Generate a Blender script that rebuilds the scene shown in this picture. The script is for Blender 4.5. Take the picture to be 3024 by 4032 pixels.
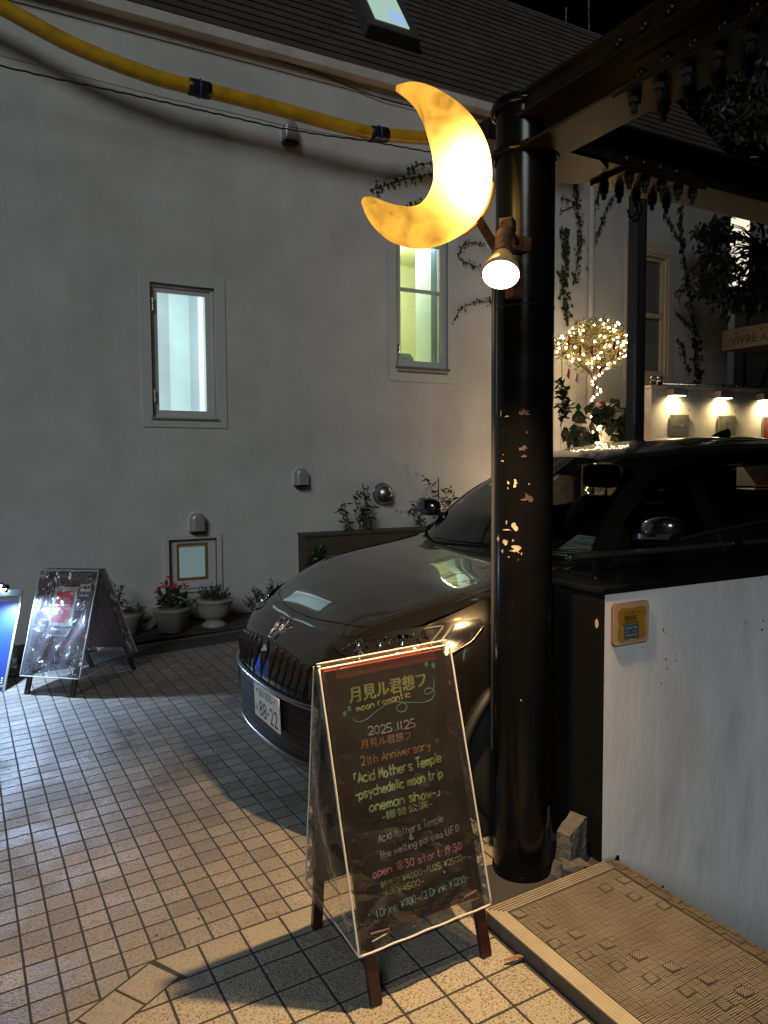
import bpy, bmesh, math, random
import numpy as np
from mathutils import Vector, Matrix
random.seed(7)
S = bpy.context.scene
COL = S.collection
for o in list(bpy.data.objects):
    bpy.data.objects.remove(o)

# ------------------------------------------------------------------ camera
# World: X runs along the plastered building, Y towards it, Z up (metres).
EYE = np.array([0.0, 0.0, 1.739])
FPX = 3005.0                       # focal length in pixels of the 3024 x 4032 photograph
def _basis(p, r):
    fw = np.array([0, math.cos(p), -math.sin(p)]); up = np.array([0, math.sin(p), math.cos(p)]); rt = np.array([1.0, 0, 0])
    c, s = math.cos(r), math.sin(r)
    return np.stack([c*rt + s*up, -s*rt + c*up, fw])
BV = _basis(.0613, -.006)
GN = BV.T @ (_basis(.0913, -.0349) @ np.array([0, 0, 1.0]))
_a = math.radians(-29.15)
RZ = np.array([[math.cos(_a), -math.sin(_a), 0], [math.sin(_a), math.cos(_a), 0], [0, 0, 1]])
GN = RZ @ GN                        # normal of the sloping paving
def ray(px, py):
    return RZ @ (BV.T @ np.array([(px-1512)/FPX, (2016-py)/FPX, 1.0]))
def gz(x, y):
    return EYE[2] + (-EYE[2] - GN[0]*x - GN[1]*y)/GN[2]
def on_ground(px, py, h=0.0):
    d = ray(px, py); return EYE + d*((-EYE[2]+h)/(GN @ d))
def on_plane(px, py, P, n):
    d = ray(px, py); P = np.array(P, float); n = np.array(n, float)
    return EYE + d*((n @ (P-EYE))/(n @ d))
def on_y(px, py, y): return on_plane(px, py, (0, y, 0), (0, 1, 0))
def on_x(px, py, x): return on_plane(px, py, (x, 0, 0), (1, 0, 0))
def project(P):
    q = BV @ (RZ.T @ (np.asarray(P, float)-EYE))
    return 1512+FPX*q[0]/q[2], 2016-FPX*q[1]/q[2], q[2]

cam_d = bpy.data.cameras.new('camera')
cam = bpy.data.objects.new('camera', cam_d); COL.objects.link(cam)
cam_d.sensor_fit = 'VERTICAL'; cam_d.sensor_height = 36.0; cam_d.lens = FPX/4032*36.0
cam_d.clip_start = .05; cam_d.clip_end = 500
_cb = RZ @ BV.T
cam.matrix_world = Matrix(((_cb[0,0], _cb[0,1], -_cb[0,2], EYE[0]), (_cb[1,0], _cb[1,1], -_cb[1,2], EYE[1]),
                           (_cb[2,0], _cb[2,1], -_cb[2,2], EYE[2]), (0, 0, 0, 1)))
S.camera = cam

# ------------------------------------------------------------------ world, street light, exposure
SUN_EL, SUN_DIR = 25.0, (.62, .74)
W = bpy.data.worlds.new('World'); S.world = W; W.use_nodes = True
nt = W.node_tree; bg = nt.nodes['Background']
sky = nt.nodes.new('ShaderNodeTexSky'); sky.sky_type = 'NISHITA'; sky.sun_disc = False
sky.sun_elevation = math.radians(-5.5); sky.sun_rotation = math.atan2(-SUN_DIR[0], -SUN_DIR[1])
nt.links.new(sky.outputs[0], bg.inputs[0]); bg.inputs[1].default_value = .07
sd = bpy.data.lights.new('street_glow', 'SUN'); sun = bpy.data.objects.new('street_glow', sd); COL.objects.link(sun)
sd.energy = .80; sd.angle = math.radians(19); sd.color = (.92, .99, 1.0)
_e = math.radians(SUN_EL)
sdir = Vector((SUN_DIR[0]*math.cos(_e), SUN_DIR[1]*math.cos(_e), -math.sin(_e)))
sun.rotation_euler = sdir.to_track_quat('-Z', 'Y').to_euler(); sun.location = (-6, -8, 6)
S.view_settings.view_transform = 'Standard'; S.view_settings.look = 'None'
S.view_settings.exposure = 0; S.view_settings.gamma = 1; S.view_settings.use_curve_mapping = False
S.cycles.use_denoising = True
S.cycles.max_bounces = 10; S.cycles.transparent_max_bounces = 24
S.cycles.sample_clamp_indirect = 4.0
S.cycles.caustics_reflective = False; S.cycles.caustics_refractive = False

# ------------------------------------------------------------------ helpers
WM = {}
class MB:
    def __init__(s): s.v = []; s.f = []
    def add(s, vs, fs):
        n = len(s.v); s.v += [tuple(float(c) for c in p) for p in vs]; s.f += [tuple(i+n for i in f) for f in fs]; return s
    def poly(s, pts): return s.add(pts, [tuple(range(len(pts)))])
    def box(s, x0, x1, y0, y1, z0, z1, bev=0.0):
        if bev <= 0:
            return s.add([(x0,y0,z0),(x1,y0,z0),(x1,y1,z0),(x0,y1,z0),(x0,y0,z1),(x1,y0,z1),(x1,y1,z1),(x0,y1,z1)],
                         [(0,3,2,1),(4,5,6,7),(0,1,5,4),(1,2,6,5),(2,3,7,6),(3,0,4,7)])
        bm = bmesh.new(); bmesh.ops.create_cube(bm, size=1)
        for v in bm.verts:
            v.co = Vector((x0+(v.co.x+.5)*(x1-x0), y0+(v.co.y+.5)*(y1-y0), z0+(v.co.z+.5)*(z1-z0)))
        bmesh.ops.bevel(bm, geom=list(bm.edges), offset=bev, segments=2, profile=.6, affect='EDGES', clamp_overlap=True)
        s.bm(bm); return s
    def bm(s, bm, M=None):
        bm.verts.index_update()
        s.add([(M @ v.co if M else v.co) for v in bm.verts], [[v.index for v in f.verts] for f in bm.faces]); bm.free(); return s
    def obox(s, o, ex, ey, ez, sx, sy, sz, bev=0.0):
        t = MB().box(-sx/2, sx/2, -sy/2, sy/2, -sz/2, sz/2, bev)
        o, ex, ey, ez = map(np.array, (o, ex, ey, ez))
        return s.add([o+ex*p[0]+ey*p[1]+ez*p[2] for p in t.v], t.f)
    def tube(s, path, r, n=8, cap=True, closed=False):
        P = [np.array(p, float) for p in path]; m = len(P); R = r if isinstance(r, (list, tuple)) else [r]*m
        rings = []; up = None
        for i in range(m):
            a = P[(i-1) % m] if (closed or i > 0) else P[i]; b = P[(i+1) % m] if (closed or i < m-1) else P[i]
            t = b-a; t = t/(np.linalg.norm(t)+1e-12)
            if up is None:
                up = np.array([0,0,1.0]) if abs(t[2]) < .9 else np.array([1.0,0,0])
            u = up-t*(up @ t); u /= np.linalg.norm(u)+1e-12; up = u; w = np.cross(t, u)
            rings.append([P[i]+R[i]*(math.cos(2*math.pi*k/n)*u+math.sin(2*math.pi*k/n)*w) for k in range(n)])
        vs = [p for q in rings for p in q]; fs = []
        for i in range(m if closed else m-1):
            j = (i+1) % m
            fs += [(i*n+k, i*n+(k+1) % n, j*n+(k+1) % n, j*n+k) for k in range(n)]
        if cap and not closed: fs += [tuple(range(n))[::-1], tuple((m-1)*n+k for k in range(n))]
        return s.add(vs, fs)
    def lathe(s, prof, c=(0,0,0), n=24, axis=None, scal=None):
        # prof: (radius, height); axis: None = z, or a 3x3 frame
        A = np.eye(3) if axis is None else np.array(axis, float)
        c = np.array(c, float); vs = []; fs = []; m = len(prof)
        for (r, h) in prof:
            for k in range(n):
                a = 2*math.pi*k/n; rr = r*(scal(a, h) if scal else 1)
                vs.append(c+A[0]*rr*math.cos(a)+A[1]*rr*math.sin(a)+A[2]*h)
        for i in range(m-1):
            fs += [(i*n+k, i*n+(k+1) % n, (i+1)*n+(k+1) % n, (i+1)*n+k) for k in range(n)]
        if prof[0][0] > 1e-5: fs.append(tuple(range(n))[::-1])
        if prof[-1][0] > 1e-5: fs.append(tuple((m-1)*n+k for k in range(n)))
        return s.add(vs, fs)
    def grid(s, P, closed_u=False):
        m, n = len(P), len(P[0]); vs = [p for q in P for p in q]; fs = []
        for i in range(m if closed_u else m-1):
            j = (i+1) % m
            fs += [(i*n+k, i*n+k+1, j*n+k+1, j*n+k) for k in range(n-1)]
        return s.add(vs, fs)
    def prism(s, poly, o, ex, ey, depth):
        o, ex, ey = map(lambda q: np.array(q, float), (o, ex, ey)); n = np.cross(ex, ey); m = len(poly)
        a = [o+ex*p[0]+ey*p[1] for p in poly]; b = [p+n*depth for p in a]
        return s.add(a+b, [tuple(range(m))[::-1], tuple(range(m, 2*m))]+[(i, (i+1) % m, m+(i+1) % m, m+i) for i in range(m)])
    def ball(s, c, r, nu=10, nv=7, sc=(1,1,1)):
        P = [(max(1e-6, math.sin(math.pi*i/nv)), -math.cos(math.pi*i/nv)) for i in range(nv+1)]
        return s.add(*(lambda t: ([(c[0]+p[0]*r*sc[0], c[1]+p[1]*r*sc[1], c[2]+p[2]*r*sc[2]) for p in t.v], t.f))(MB().lathe(P, n=nu)))
    def build(s, name, mat, parent=None, smooth=False, local=False, angle=None, kind=None, merge=False):
        me = bpy.data.meshes.new(name); vs = s.v
        if parent is not None and not local:
            inv = WM[parent.name].inverted(); vs = [inv @ Vector(p) for p in vs]
        me.from_pydata([tuple(p) for p in vs], [], s.f); 
        bm = bmesh.new(); bm.from_mesh(me)
        if merge: bmesh.ops.remove_doubles(bm, verts=bm.verts, dist=1e-5)
        bmesh.ops.recalc_face_normals(bm, faces=bm.faces); bm.to_mesh(me); bm.free()
        me.materials.append(mat)
        if smooth or angle:
            me.shade_smooth()
            if angle: me.set_sharp_from_angle(angle=math.radians(angle))
        o = bpy.data.objects.new(name, me); COL.objects.link(o)
        if parent is not None: o.parent = parent; WM[o.name] = WM[parent.name].copy()
        else: WM[o.name] = Matrix.Identity(4)
        if kind: o['kind'] = kind
        return o
def link(me, name, parent=None, loc=(0,0,0), rot=(0,0,0), scale=None):
    o = bpy.data.objects.new(name, me); COL.objects.link(o); o.location = loc; o.rotation_euler = rot
    if scale: o.scale = scale
    if parent is not None: o.parent = parent
    return o
def tag(o, label, cat, group=None):
    o['label'] = label; o['category'] = cat
    if group: o['group'] = group
    return o
def thing(name, label, cat, loc=(0,0,0), group=None, mat=None):
    o = bpy.data.objects.new(name, None); COL.objects.link(o); o.empty_display_size = .1
    M = mat if mat is not None else Matrix.Translation(Vector(tuple(float(c) for c in loc)))
    o.matrix_world = M; WM[o.name] = M.copy(); return tag(o, label, cat, group)
def part(name, mat, parent, fn, **k):
    m = MB(); fn(m); return m.build(name, mat, parent, **k)
def boxes(name, mat, parent, *bs, bev=0.0, **k):
    m = MB()
    for b in bs: m.box(*b, bev=bev)
    return m.build(name, mat, parent, **k)

# ------------------------------------------------------------------ materials
def M(name, col, rough=.6, metal=0.0, var=0.0, vscale=4.0, bump=0.0, bscale=60.0, coat=0.0, rvar=0.0, rscale=8.0, spec=.5, dirt=None, dscale=3.0, damt=0.5, objvar=0.0, stretch=None, streak=0.0):
    m = bpy.data.materials.new(name); m.use_nodes = True; nt = m.node_tree; N = nt.nodes; L = nt.links
    b = N['Principled BSDF']; b.inputs['Roughness'].default_value = rough; b.inputs['Metallic'].default_value = metal
    b.inputs['Specular IOR Level'].default_value = spec; b.inputs['Coat Weight'].default_value = coat; b.inputs['Coat Roughness'].default_value = .04
    tc = N.new('ShaderNodeTexCoord'); vec = tc.outputs['Object']
    if stretch:
        mp = N.new('ShaderNodeMapping'); mp.inputs['Scale'].default_value = stretch; L.new(vec, mp.inputs[0]); vec = mp.outputs[0]
    def noise(sc, det=6):
        n = N.new('ShaderNodeTexNoise'); n.inputs['Scale'].default_value = sc; n.inputs['Detail'].default_value = det; L.new(vec, n.inputs['Vector']); return n.outputs['Fac']
    def mapr(x, a, b_, c, d):
        r = N.new('ShaderNodeMapRange'); r.inputs[1].default_value = a; r.inputs[2].default_value = b_; r.inputs[3].default_value = c; r.inputs[4].default_value = d; L.new(x, r.inputs[0]); return r.outputs[0]
    def mul(c, f):
        x = N.new('ShaderNodeMix'); x.data_type = 'RGBA'; x.blend_type = 'MULTIPLY'; x.inputs[0].default_value = 1
        L.new(c, x.inputs[6]); L.new(f, x.inputs[7]); return x.outputs[2]
    rgb = N.new('ShaderNodeRGB'); rgb.outputs[0].default_value = (*col, 1); c = rgb.outputs[0]
    if var: c = mul(c, mapr(noise(vscale), .3, .7, 1-var, 1+var*.6))
    if objvar:
        oi = N.new('ShaderNodeObjectInfo'); c = mul(c, mapr(oi.outputs['Random'], 0, 1, 1-objvar, 1+objvar))
    if streak:
        m2 = N.new('ShaderNodeMapping'); m2.inputs['Scale'].default_value = (3.1, 3.1, .55); L.new(tc.outputs['Object'], m2.inputs[0]); n2 = N.new('ShaderNodeTexNoise'); n2.inputs['Scale'].default_value = 1.0; n2.inputs['Detail'].default_value = 7; n2.inputs['Roughness'].default_value = .7; L.new(m2.outputs[0], n2.inputs['Vector'])
        c = mul(c, mapr(n2.outputs['Fac'], .45, .8, 1.02, 1-streak*.55)); c = mul(c, mapr(noise(.75, 10), .32, .68, 1-streak*.8, 1.06)); c = mul(c, mapr(noise(9, 8), .58, .75, 1.0, 1-streak*.5))
    if dirt:
        x = N.new('ShaderNodeMix'); x.data_type = 'RGBA'; L.new(mapr(noise(dscale, 9), .48, .75, 0, damt), x.inputs[0]); L.new(c, x.inputs[6]); x.inputs[7].default_value = (*dirt, 1); c = x.outputs[2]
    L.new(c, b.inputs['Base Color'])
    if rvar: L.new(mapr(noise(rscale, 5), .3, .7, max(.02, rough-rvar), min(1, rough+rvar)), b.inputs['Roughness'])
    if bump:
        bp = N.new('ShaderNodeBump'); bp.inputs['Strength'].default_value = bump; bp.inputs['Distance'].default_value = .01; L.new(noise(bscale, 8), bp.inputs['Height']); L.new(bp.outputs[0], b.inputs['Normal'])
    return m
def EM(name, col, k, pattern=0.0, scale=5.0):
    m = bpy.data.materials.new(name); m.use_nodes = True; nt = m.node_tree; N = nt.nodes; L = nt.links
    N.remove(N['Principled BSDF']); e = N.new('ShaderNodeEmission'); e.inputs[0].default_value = (*col, 1); e.inputs[1].default_value = k
    L.new(e.outputs[0], N['Material Output'].inputs[0]); return m
def GLASS(name, tint=(.8,.85,.85), gloss=.08, rough=.0, bump=0.0, bscale=30.0, haze=0.0, hazecol=(.8,.8,.8)):
    # thin sheet: transparent, with fresnel reflection and optional milky diffuse share
    m = bpy.data.materials.new(name); m.use_nodes = True; nt = m.node_tree; N = nt.nodes; L = nt.links
    N.remove(N['Principled BSDF']); t = N.new('ShaderNodeBsdfTransparent'); t.inputs[0].default_value = (*tint, 1)
    g = N.new('ShaderNodeBsdfGlossy'); g.inputs['Roughness'].default_value = rough; g.inputs[0].default_value = (1,1,1,1)
    lw = N.new('ShaderNodeLayerWeight'); lw.inputs[0].default_value = .35
    mr = N.new('ShaderNodeMapRange'); mr.inputs[1].default_value = 0; mr.inputs[2].default_value = 1; mr.inputs[3].default_value = gloss; mr.inputs[4].default_value = .9
    L.new(lw.outputs['Fresnel'], mr.inputs[0])
    mx = N.new('ShaderNodeMixShader'); L.new(mr.outputs[0], mx.inputs[0]); L.new(t.outputs[0], mx.inputs[1]); L.new(g.outputs[0], mx.inputs[2]); out = mx.outputs[0]
    if bump:
        tc = N.new('ShaderNodeTexCoord'); n0 = N.new('ShaderNodeTexNoise'); n0.inputs['Scale'].default_value = bscale*.6; n0.inputs['Detail'].default_value = 4; L.new(tc.outputs['Object'], n0.inputs['Vector'])
        vm = N.new('ShaderNodeMix'); vm.data_type = 'VECTOR'; vm.inputs[0].default_value = .12; L.new(tc.outputs['Object'], vm.inputs[4]); L.new(n0.outputs['Color'], vm.inputs[5])
        nv = N.new('ShaderNodeTexVoronoi'); nv.inputs['Scale'].default_value = bscale; L.new(vm.outputs[1], nv.inputs['Vector']); n = N.new('ShaderNodeMath'); n.operation = 'ADD'; L.new(nv.outputs['Distance'], n.inputs[0]); L.new(n0.outputs['Fac'], n.inputs[1])
        bp = N.new('ShaderNodeBump'); bp.inputs['Strength'].default_value = bump; bp.inputs['Distance'].default_value = .03
        L.new(n.outputs[0], bp.inputs['Height']); L.new(bp.outputs[0], g.inputs['Normal'])
    if haze:
        d = N.new('ShaderNodeBsdfDiffuse'); d.inputs[0].default_value = (*hazecol, 1); tl = N.new('ShaderNodeBsdfTranslucent'); tl.inputs[0].default_value = (*hazecol, 1)
        ad = N.new('ShaderNodeMixShader'); ad.inputs[0].default_value = .5; L.new(d.outputs[0], ad.inputs[1]); L.new(tl.outputs[0], ad.inputs[2])
        m2 = N.new('ShaderNodeMixShader'); m2.inputs[0].default_value = haze; L.new(out, m2.inputs[1]); L.new(ad.outputs[0], m2.inputs[2]); out = m2.outputs[0]
    L.new(out, N['Material Output'].inputs[0]); return m

PLASTER = M('plaster', (.52,.52,.515), .85, var=.09, vscale=2.2, bump=.4, bscale=32, streak=.15, dirt=(.36,.33,.28), dscale=.9, damt=.25)
TRIM = M('trim_paint', (.50,.51,.50), .6, var=.08, vscale=3, dirt=(.28,.27,.24), damt=.3)
WHITEWALL = M('white_painted_wall', (.86,.88,.92), .7, var=.08, vscale=3.5, bump=.2, bscale=25, streak=.26, dirt=(.27,.26,.23), dscale=4, damt=.35, stretch=(1,1,.35))
BLACKSTEEL = M('black_gloss_paint', (.0045,.0045,.005), .19, var=.3, vscale=6, bump=.04, bscale=22, rvar=.04, spec=.22)
BLACKWALL = M('black_painted_concrete', (.005,.005,.005), .45, bump=.3, bscale=40)
CHIP = M('bare_filler', (.42,.34,.27), .9, var=.25, vscale=30)
RUSTCHIP = M('brown_primer', (.05,.03,.024), .8, var=.3, vscale=30)
ROOF = M('roof_metal', (.105,.092,.074), .5, metal=.2, var=.2, vscale=3, rvar=.15, objvar=.12)
DARK = M('dark_void', (.01,.01,.01), .9)
GROUT = M('grout', (.035,.035,.038), .9, bump=.3, bscale=120)
YELLOW = M('yellow_cable_guard', (.62,.36,.02), .35, var=.15, vscale=7, dirt=(.16,.09,.02), dscale=6, damt=.5)
BLACKPL = M('black_plastic', (.012,.012,.014), .4)
BLUETAPE = M('blue_tie', (.03,.05,.28), .4)
CHROME = M('chrome', (.75,.77,.8), .12, metal=1)
EMBLEM = M('emblem_chrome', (.6,.62,.64), .26, metal=1)
STEEL = M('stainless_steel', (.5,.49,.47), .28, metal=1, rvar=.1, rscale=20)
MAROON = M('maroon_wood', (.035,.008,.009), .35, var=.25, vscale=8, coat=.2)
BOARD = M('chalkboard', (.018,.016,.015), .55, var=.4, vscale=9)
PIPING = M('white_piping', (.75,.70,.62), .4)
GREEN = M('foliage', (.035,.052,.017), .45, var=.5, vscale=9)
DKGREEN = M('dark_foliage', (.016,.024,.010), .4, var=.5, vscale=9)
IVYG = M('ivy_leaf', (.024,.036,.014), .5, var=.5, vscale=12)
BARK = M('bark', (.09,.06,.04), .85, var=.4, vscale=20, bump=.5)
TERRA = M('pale_glazed_pot', (.26,.25,.23), .5, var=.12, vscale=7, dirt=(.22,.2,.17), dscale=8, damt=.5)
SOIL = M('soil', (.03,.022,.016), .95, bump=.8)
CONCRETE = M('concrete', (.52,.49,.43), .75, var=.12, vscale=2.2, bump=.2, bscale=30, dirt=(.27,.25,.22), dscale=4, damt=.4)
RAWCON = M('broken_concrete', (.10,.098,.096), .95, var=.3, vscale=18, bump=1, bscale=45)
RUST = M('rusty_iron', (.10,.045,.022), .75, var=.5, vscale=30, bump=.5, bscale=70)
WHITEPL = M('white_plastic', (.72,.71,.68), .4)
PAINT = M('charcoal_metallic_paint', (.062,.058,.053), .27, metal=.85, coat=1.0, spec=.5)
PAINT.node_tree.nodes['Principled BSDF'].inputs['Coat IOR'].default_value = 2.0; PAINT.node_tree.nodes['Principled BSDF'].inputs['Coat Roughness'].default_value = .015
RUBBER = M('tyre_rubber', (.015,.015,.015), .8)
GLOSSBLK = M('piano_black', (.008,.008,.009), .12, coat=.5)
INTERIOR = M('car_interior', (.012,.012,.013), .75)
CARGLASS = GLASS('car_glass', (.66,.70,.68), .06)
PANE = GLASS('window_glass', (.92,.96,.95), .05)
PLATEW = M('plate_white', (.72,.75,.73), .5)
INK = M('black_ink', (.012,.014,.014), .6)
GREENINK = M('dark_green_ink', (.012,.03,.022), .6)
COVER = GLASS('clear_vinyl', (.94,.93,.91), .04, .06, bump=.72, bscale=12, haze=.055, hazecol=(.6,.58,.57))
COVERMILK = GLASS('cloudy_vinyl', (.86,.87,.88), .03, .06, bump=.8, bscale=16, haze=.12, hazecol=(.55,.62,.68))
def chalk(n, c): return M('chalk_'+n, c, .95, var=.25, vscale=90)
CH_Y, CH_W, CH_O, CH_G, CH_P, CH_B, CH_GY, CH_M = chalk('yellow', (.95,.93,.34)), chalk('white', (.9,.86,.82)), chalk('orange', (.88,.42,.15)), chalk('lime', (.74,.92,.36)), chalk('pink', (.95,.36,.38)), chalk('aqua', (.42,.8,.68)), chalk('grey', (.68,.63,.60)), chalk('mustard', (.75,.66,.2))

def text(name, s, mat, parent, o, ex, ey, h, width=None, off=.0008, skew=0.0, align='LEFT'):
    cu = bpy.data.curves.new('t', 'FONT'); cu.body = s; cu.size = 1; cu.align_x = align; cu.resolution_u = 2
    ob = bpy.data.objects.new('t', cu); COL.objects.link(ob); bpy.context.view_layer.update()
    me = ob.evaluated_get(bpy.context.evaluated_depsgraph_get()).to_mesh()
    vs = [v.co.copy() for v in me.vertices]; fs = [tuple(p.vertices) for p in me.polygons]
    bpy.data.objects.remove(ob); bpy.data.curves.remove(cu)
    if not vs: return None
    x0, x1 = min(v.x for v in vs), max(v.x for v in vs); y0, y1 = min(v.y for v in vs), max(v.y for v in vs)
    sy = h/(y1-y0); sx = width/(x1-x0) if width else sy
    o, ex, ey = (np.array(q, float) for q in (o, ex, ey)); n = np.cross(ex, ey)
    m = MB().add([o+ex*((v.x-(x0 if align == 'LEFT' else 0))*sx+skew*(v.y-y0)*sy)+ey*(v.y-y0)*sy+n*off for v in vs], fs)
    return m.build(name, mat, parent)
GL = {'A':'03 4d 83;26 66','c':'78 59 29 07 05 23 53 74','i':'23 29;2b 2c','d':'7d 73;78 59 29 07 05 23 53 74','M':'03 1d 45 7d 83','o':'39 17 05 23 53 75 77 59 39',
 't':'3d 34 43 53;19 69','h':'0d 03;07 29 59 77 73','e':'06 76 78 59 29 07 05 23 53 74','r':'09 03;07 29 59','s':'78 59 29 08 26 56 74 53 23 04','T':'0d 8d;4d 43',
 'm':'09 03;07 28 39 47 43;47 68 79 87 83','p':'09 00;07 29 59 77 75 53 23 05','l':'2d 23','y':'09 35;79 30 10','n':'09 03;07 29 59 77 73','w':'09 23 48 63 89',
 'U':'0d 05 23 63 85 8d','F':'8d 0d 03;08 68','O':'4d 1b 06 33 53 86 7b 4d','D':'0d 03 53 86 8a 5d 0d','k':'0d 03;79 06 73','a':'79 29 07 05 23 53 75;79 73','v':'09 43 89',
 'g':'79 29 07 05 24 54 75;79 71 50 10','0':'4d 1b 05 33 53 75 7b 4d','1':'4d 43','2':'0b 2d 6d 7b 78 03 83','3':'0d 6d 38 68 76 74 53 13','4':'5d 06 86;6a 63',
 '5':'7d 1d 08 58 76 74 53 03','7':'0a 0d 7d 33','8':'4d 1c 1a 48 75 74 43 14 15 48 7a 7c 4d','9':'7a 58 28 1a 2d 5d 7a 53','.':'33 34',':':'25 26;2a 2b','/':'03 7e','-':'17 67',
 'Y':'0d 48 8d;48 43;18 78;16 76','&':'83 1a 2d 4d 5b 06 04 23 53 87','!':'4d 47;44 43','[':'7d 3d 38','\x5d':'58 53 13',"'":'3d 2b','*':'0a 84;04 8a;4d 41'}
def scrawl(name, s, mat, parent, o, ex, ey, h, width, r=.0017):
    # hand lettering: each glyph a few chalk strokes, jittered; h = cap height
    rnd = random.Random(s); o, ex, ey = (np.array(q, float) for q in (o, ex, ey)); n = np.cross(ex, ey); m = MB()
    adv = {'i':5,'l':5,'.':4,':':5,'!':5,'1':6,' ':7,"'":5,'-':9,'m':12,'w':11}
    tot = sum(adv.get(c, 11) for c in s); k = width/tot; x = 0; ks = h/10
    for c in s:
        if c in GL:
            jy = rnd.uniform(-.5, .5); jx = rnd.uniform(-.4, .4)
            for st in GL[c].split(';'):
                P = [(int(q[0], 36)*min(k*1.15, ks*1.1)+x+jx*k, (int(q[1], 36)-3+jy)*ks) for q in st.split()]
                Q = []
                for a, b in zip(P, P[1:]): Q += [a, ((a[0]+b[0])/2+rnd.uniform(-.15,.15)*k, (a[1]+b[1])/2+rnd.uniform(-.15,.15)*k)]
                Q.append(P[-1]); m.tube([o+ex*p[0]+ey*p[1]+n*.0012 for p in Q], r, 4)
        x += adv.get(c, 11)*k
    return m.build(name, mat, parent)
def leaves(m, pts, size, rnd, droop=.3, aspect=.5, flat=None):
    for p in pts:
        a = rnd.uniform(0, 2*math.pi); e = rnd.uniform(-1.0, .7)-droop
        d = np.array([math.cos(a)*math.cos(e), math.sin(a)*math.cos(e), math.sin(e)])
        if flat is not None: d = d-flat*(d @ flat)*.8; d /= np.linalg.norm(d)
        q = np.array([rnd.uniform(-1,1), rnd.uniform(-1,1), rnd.uniform(-1,1)])
        if flat is not None: q = flat*.35*rnd.uniform(-1,1)+np.cross(flat, d)
        q = q-d*(q @ d); q /= np.linalg.norm(q)+1e-9; w = q; u = np.cross(d, w); L = size*rnd.uniform(.6, 1.3); p = np.array(p)
        m.add([p, p+d*L*.45+w*L*aspect*.5+u*L*.06, p+d*L, p+d*L*.45-w*L*aspect*.5+u*L*.06, p+d*L*.5], [(0,1,4),(1,2,4),(2,3,4),(3,0,4)])
    return m
# ------------------------------------------------------------------ sloping tiled ground
_ex = np.array([1, 0, -GN[0]/GN[2]]); _ex /= np.linalg.norm(_ex); _ey = np.cross(GN, _ex)
def slope_at(x, y, dz=0.0):
    o = np.array([x, y, gz(x, y)])+GN*dz
    return Matrix(((_ex[0], _ey[0], GN[0], o[0]), (_ex[1], _ey[1], GN[1], o[1]), (_ex[2], _ey[2], GN[2], o[2]), (0, 0, 0, 1)))
GM = slope_at(0, 0)
gb = MB()
_st = (2.235, 6.0, .2, 2.204)        # opening for the stairwell
for (x0, x1, y0, y1) in ((-30, 2.235, -20, 40), (2.235, 40, 2.204, 40), (2.235, 40, -20, .2), (6.0, 40, .2, 2.204)):
    gb.poly([(x0,y0,0), (x1,y0,0), (x1,y1,0), (x0,y1,0)])
ground = gb.build('ground', GROUT, None, local=True); ground.matrix_world = GM; WM['ground'] = GM.copy(); ground['kind'] = 'structure'

def tile_mat(name, col, dark, spk, wet):
    m = bpy.data.materials.new(name); m.use_nodes = True; nt = m.node_tree; N = nt.nodes; L = nt.links; b = N['Principled BSDF']
    ge = N.new('ShaderNodeNewGeometry'); oi = N.new('ShaderNodeObjectInfo')
    def noise(s, d, dist=0):
        n = N.new('ShaderNodeTexNoise'); n.inputs['Scale'].default_value = s; n.inputs['Detail'].default_value = d; n.inputs['Distortion'].default_value = dist; L.new(ge.outputs['Position'], n.inputs['Vector']); return n.outputs['Fac']
    def mr(x, a, b_, c, d):
        r = N.new('ShaderNodeMapRange'); r.inputs[1].default_value = a; r.inputs[2].default_value = b_; r.inputs[3].default_value = c; r.inputs[4].default_value = d; L.new(x, r.inputs[0]); return r.outputs[0]
    n1 = noise(150, 3); n2 = noise(1.7, 5); n3 = noise(38, 4); n4 = noise(3.1, 6, .6)
    mx = N.new('ShaderNodeMix'); mx.data_type = 'RGBA'; mx.inputs[6].default_value = (*col, 1); mx.inputs[7].default_value = (*dark, 1)
    L.new(mr(n1, .5, .64, 0, spk), mx.inputs[0])
    def mul(c, f):
        x = N.new('ShaderNodeMix'); x.data_type = 'RGBA'; x.blend_type = 'MULTIPLY'; x.inputs[0].default_value = 1; L.new(c, x.inputs[6]); L.new(f, x.inputs[7]); return x.outputs[2]
    sn = N.new('ShaderNodeVectorMath'); sn.operation = 'MULTIPLY_ADD'; L.new(ge.outputs['Position'], sn.inputs[0]); sn.inputs[1].default_value = (10, 10, 0); sn.inputs[2].default_value = (-1.4, -25.85, 0)
    fl0 = N.new('ShaderNodeVectorMath'); fl0.operation = 'FLOOR'; L.new(sn.outputs[0], fl0.inputs[0]); wn = N.new('ShaderNodeTexWhiteNoise'); wn.noise_dimensions = '3D'; L.new(fl0.outputs[0], wn.inputs['Vector'])
    c = mul(mx.outputs[2], mr(oi.outputs['Random'], 0, 1, .92, 1.06))
    if name.startswith('small'): c = mul(c, mr(wn.outputs['Value'], 0, 1, .80, 1.13)); c = mul(c, mr(n2, .3, .7, .8, 1.12)); c = mul(c, mr(n4, .55, .75, 1, .72))
    L.new(c, b.inputs['Base Color'])
    L.new(mr(n4, .42, .7, .62, wet), b.inputs['Roughness'])
    ad = N.new('ShaderNodeMath'); ad.operation = 'ADD'; L.new(n3, ad.inputs[0]); L.new(n1, ad.inputs[1])
    bp = N.new('ShaderNodeBump'); bp.inputs['Strength'].default_value = .65; bp.inputs['Distance'].default_value = .006; L.new(ad.outputs[0], bp.inputs['Height']); L.new(bp.outputs[0], b.inputs['Normal'])
    return m
TILE = tile_mat('small_paving_tile', (.29,.262,.228), (.105,.083,.065), .8, .28)
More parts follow.
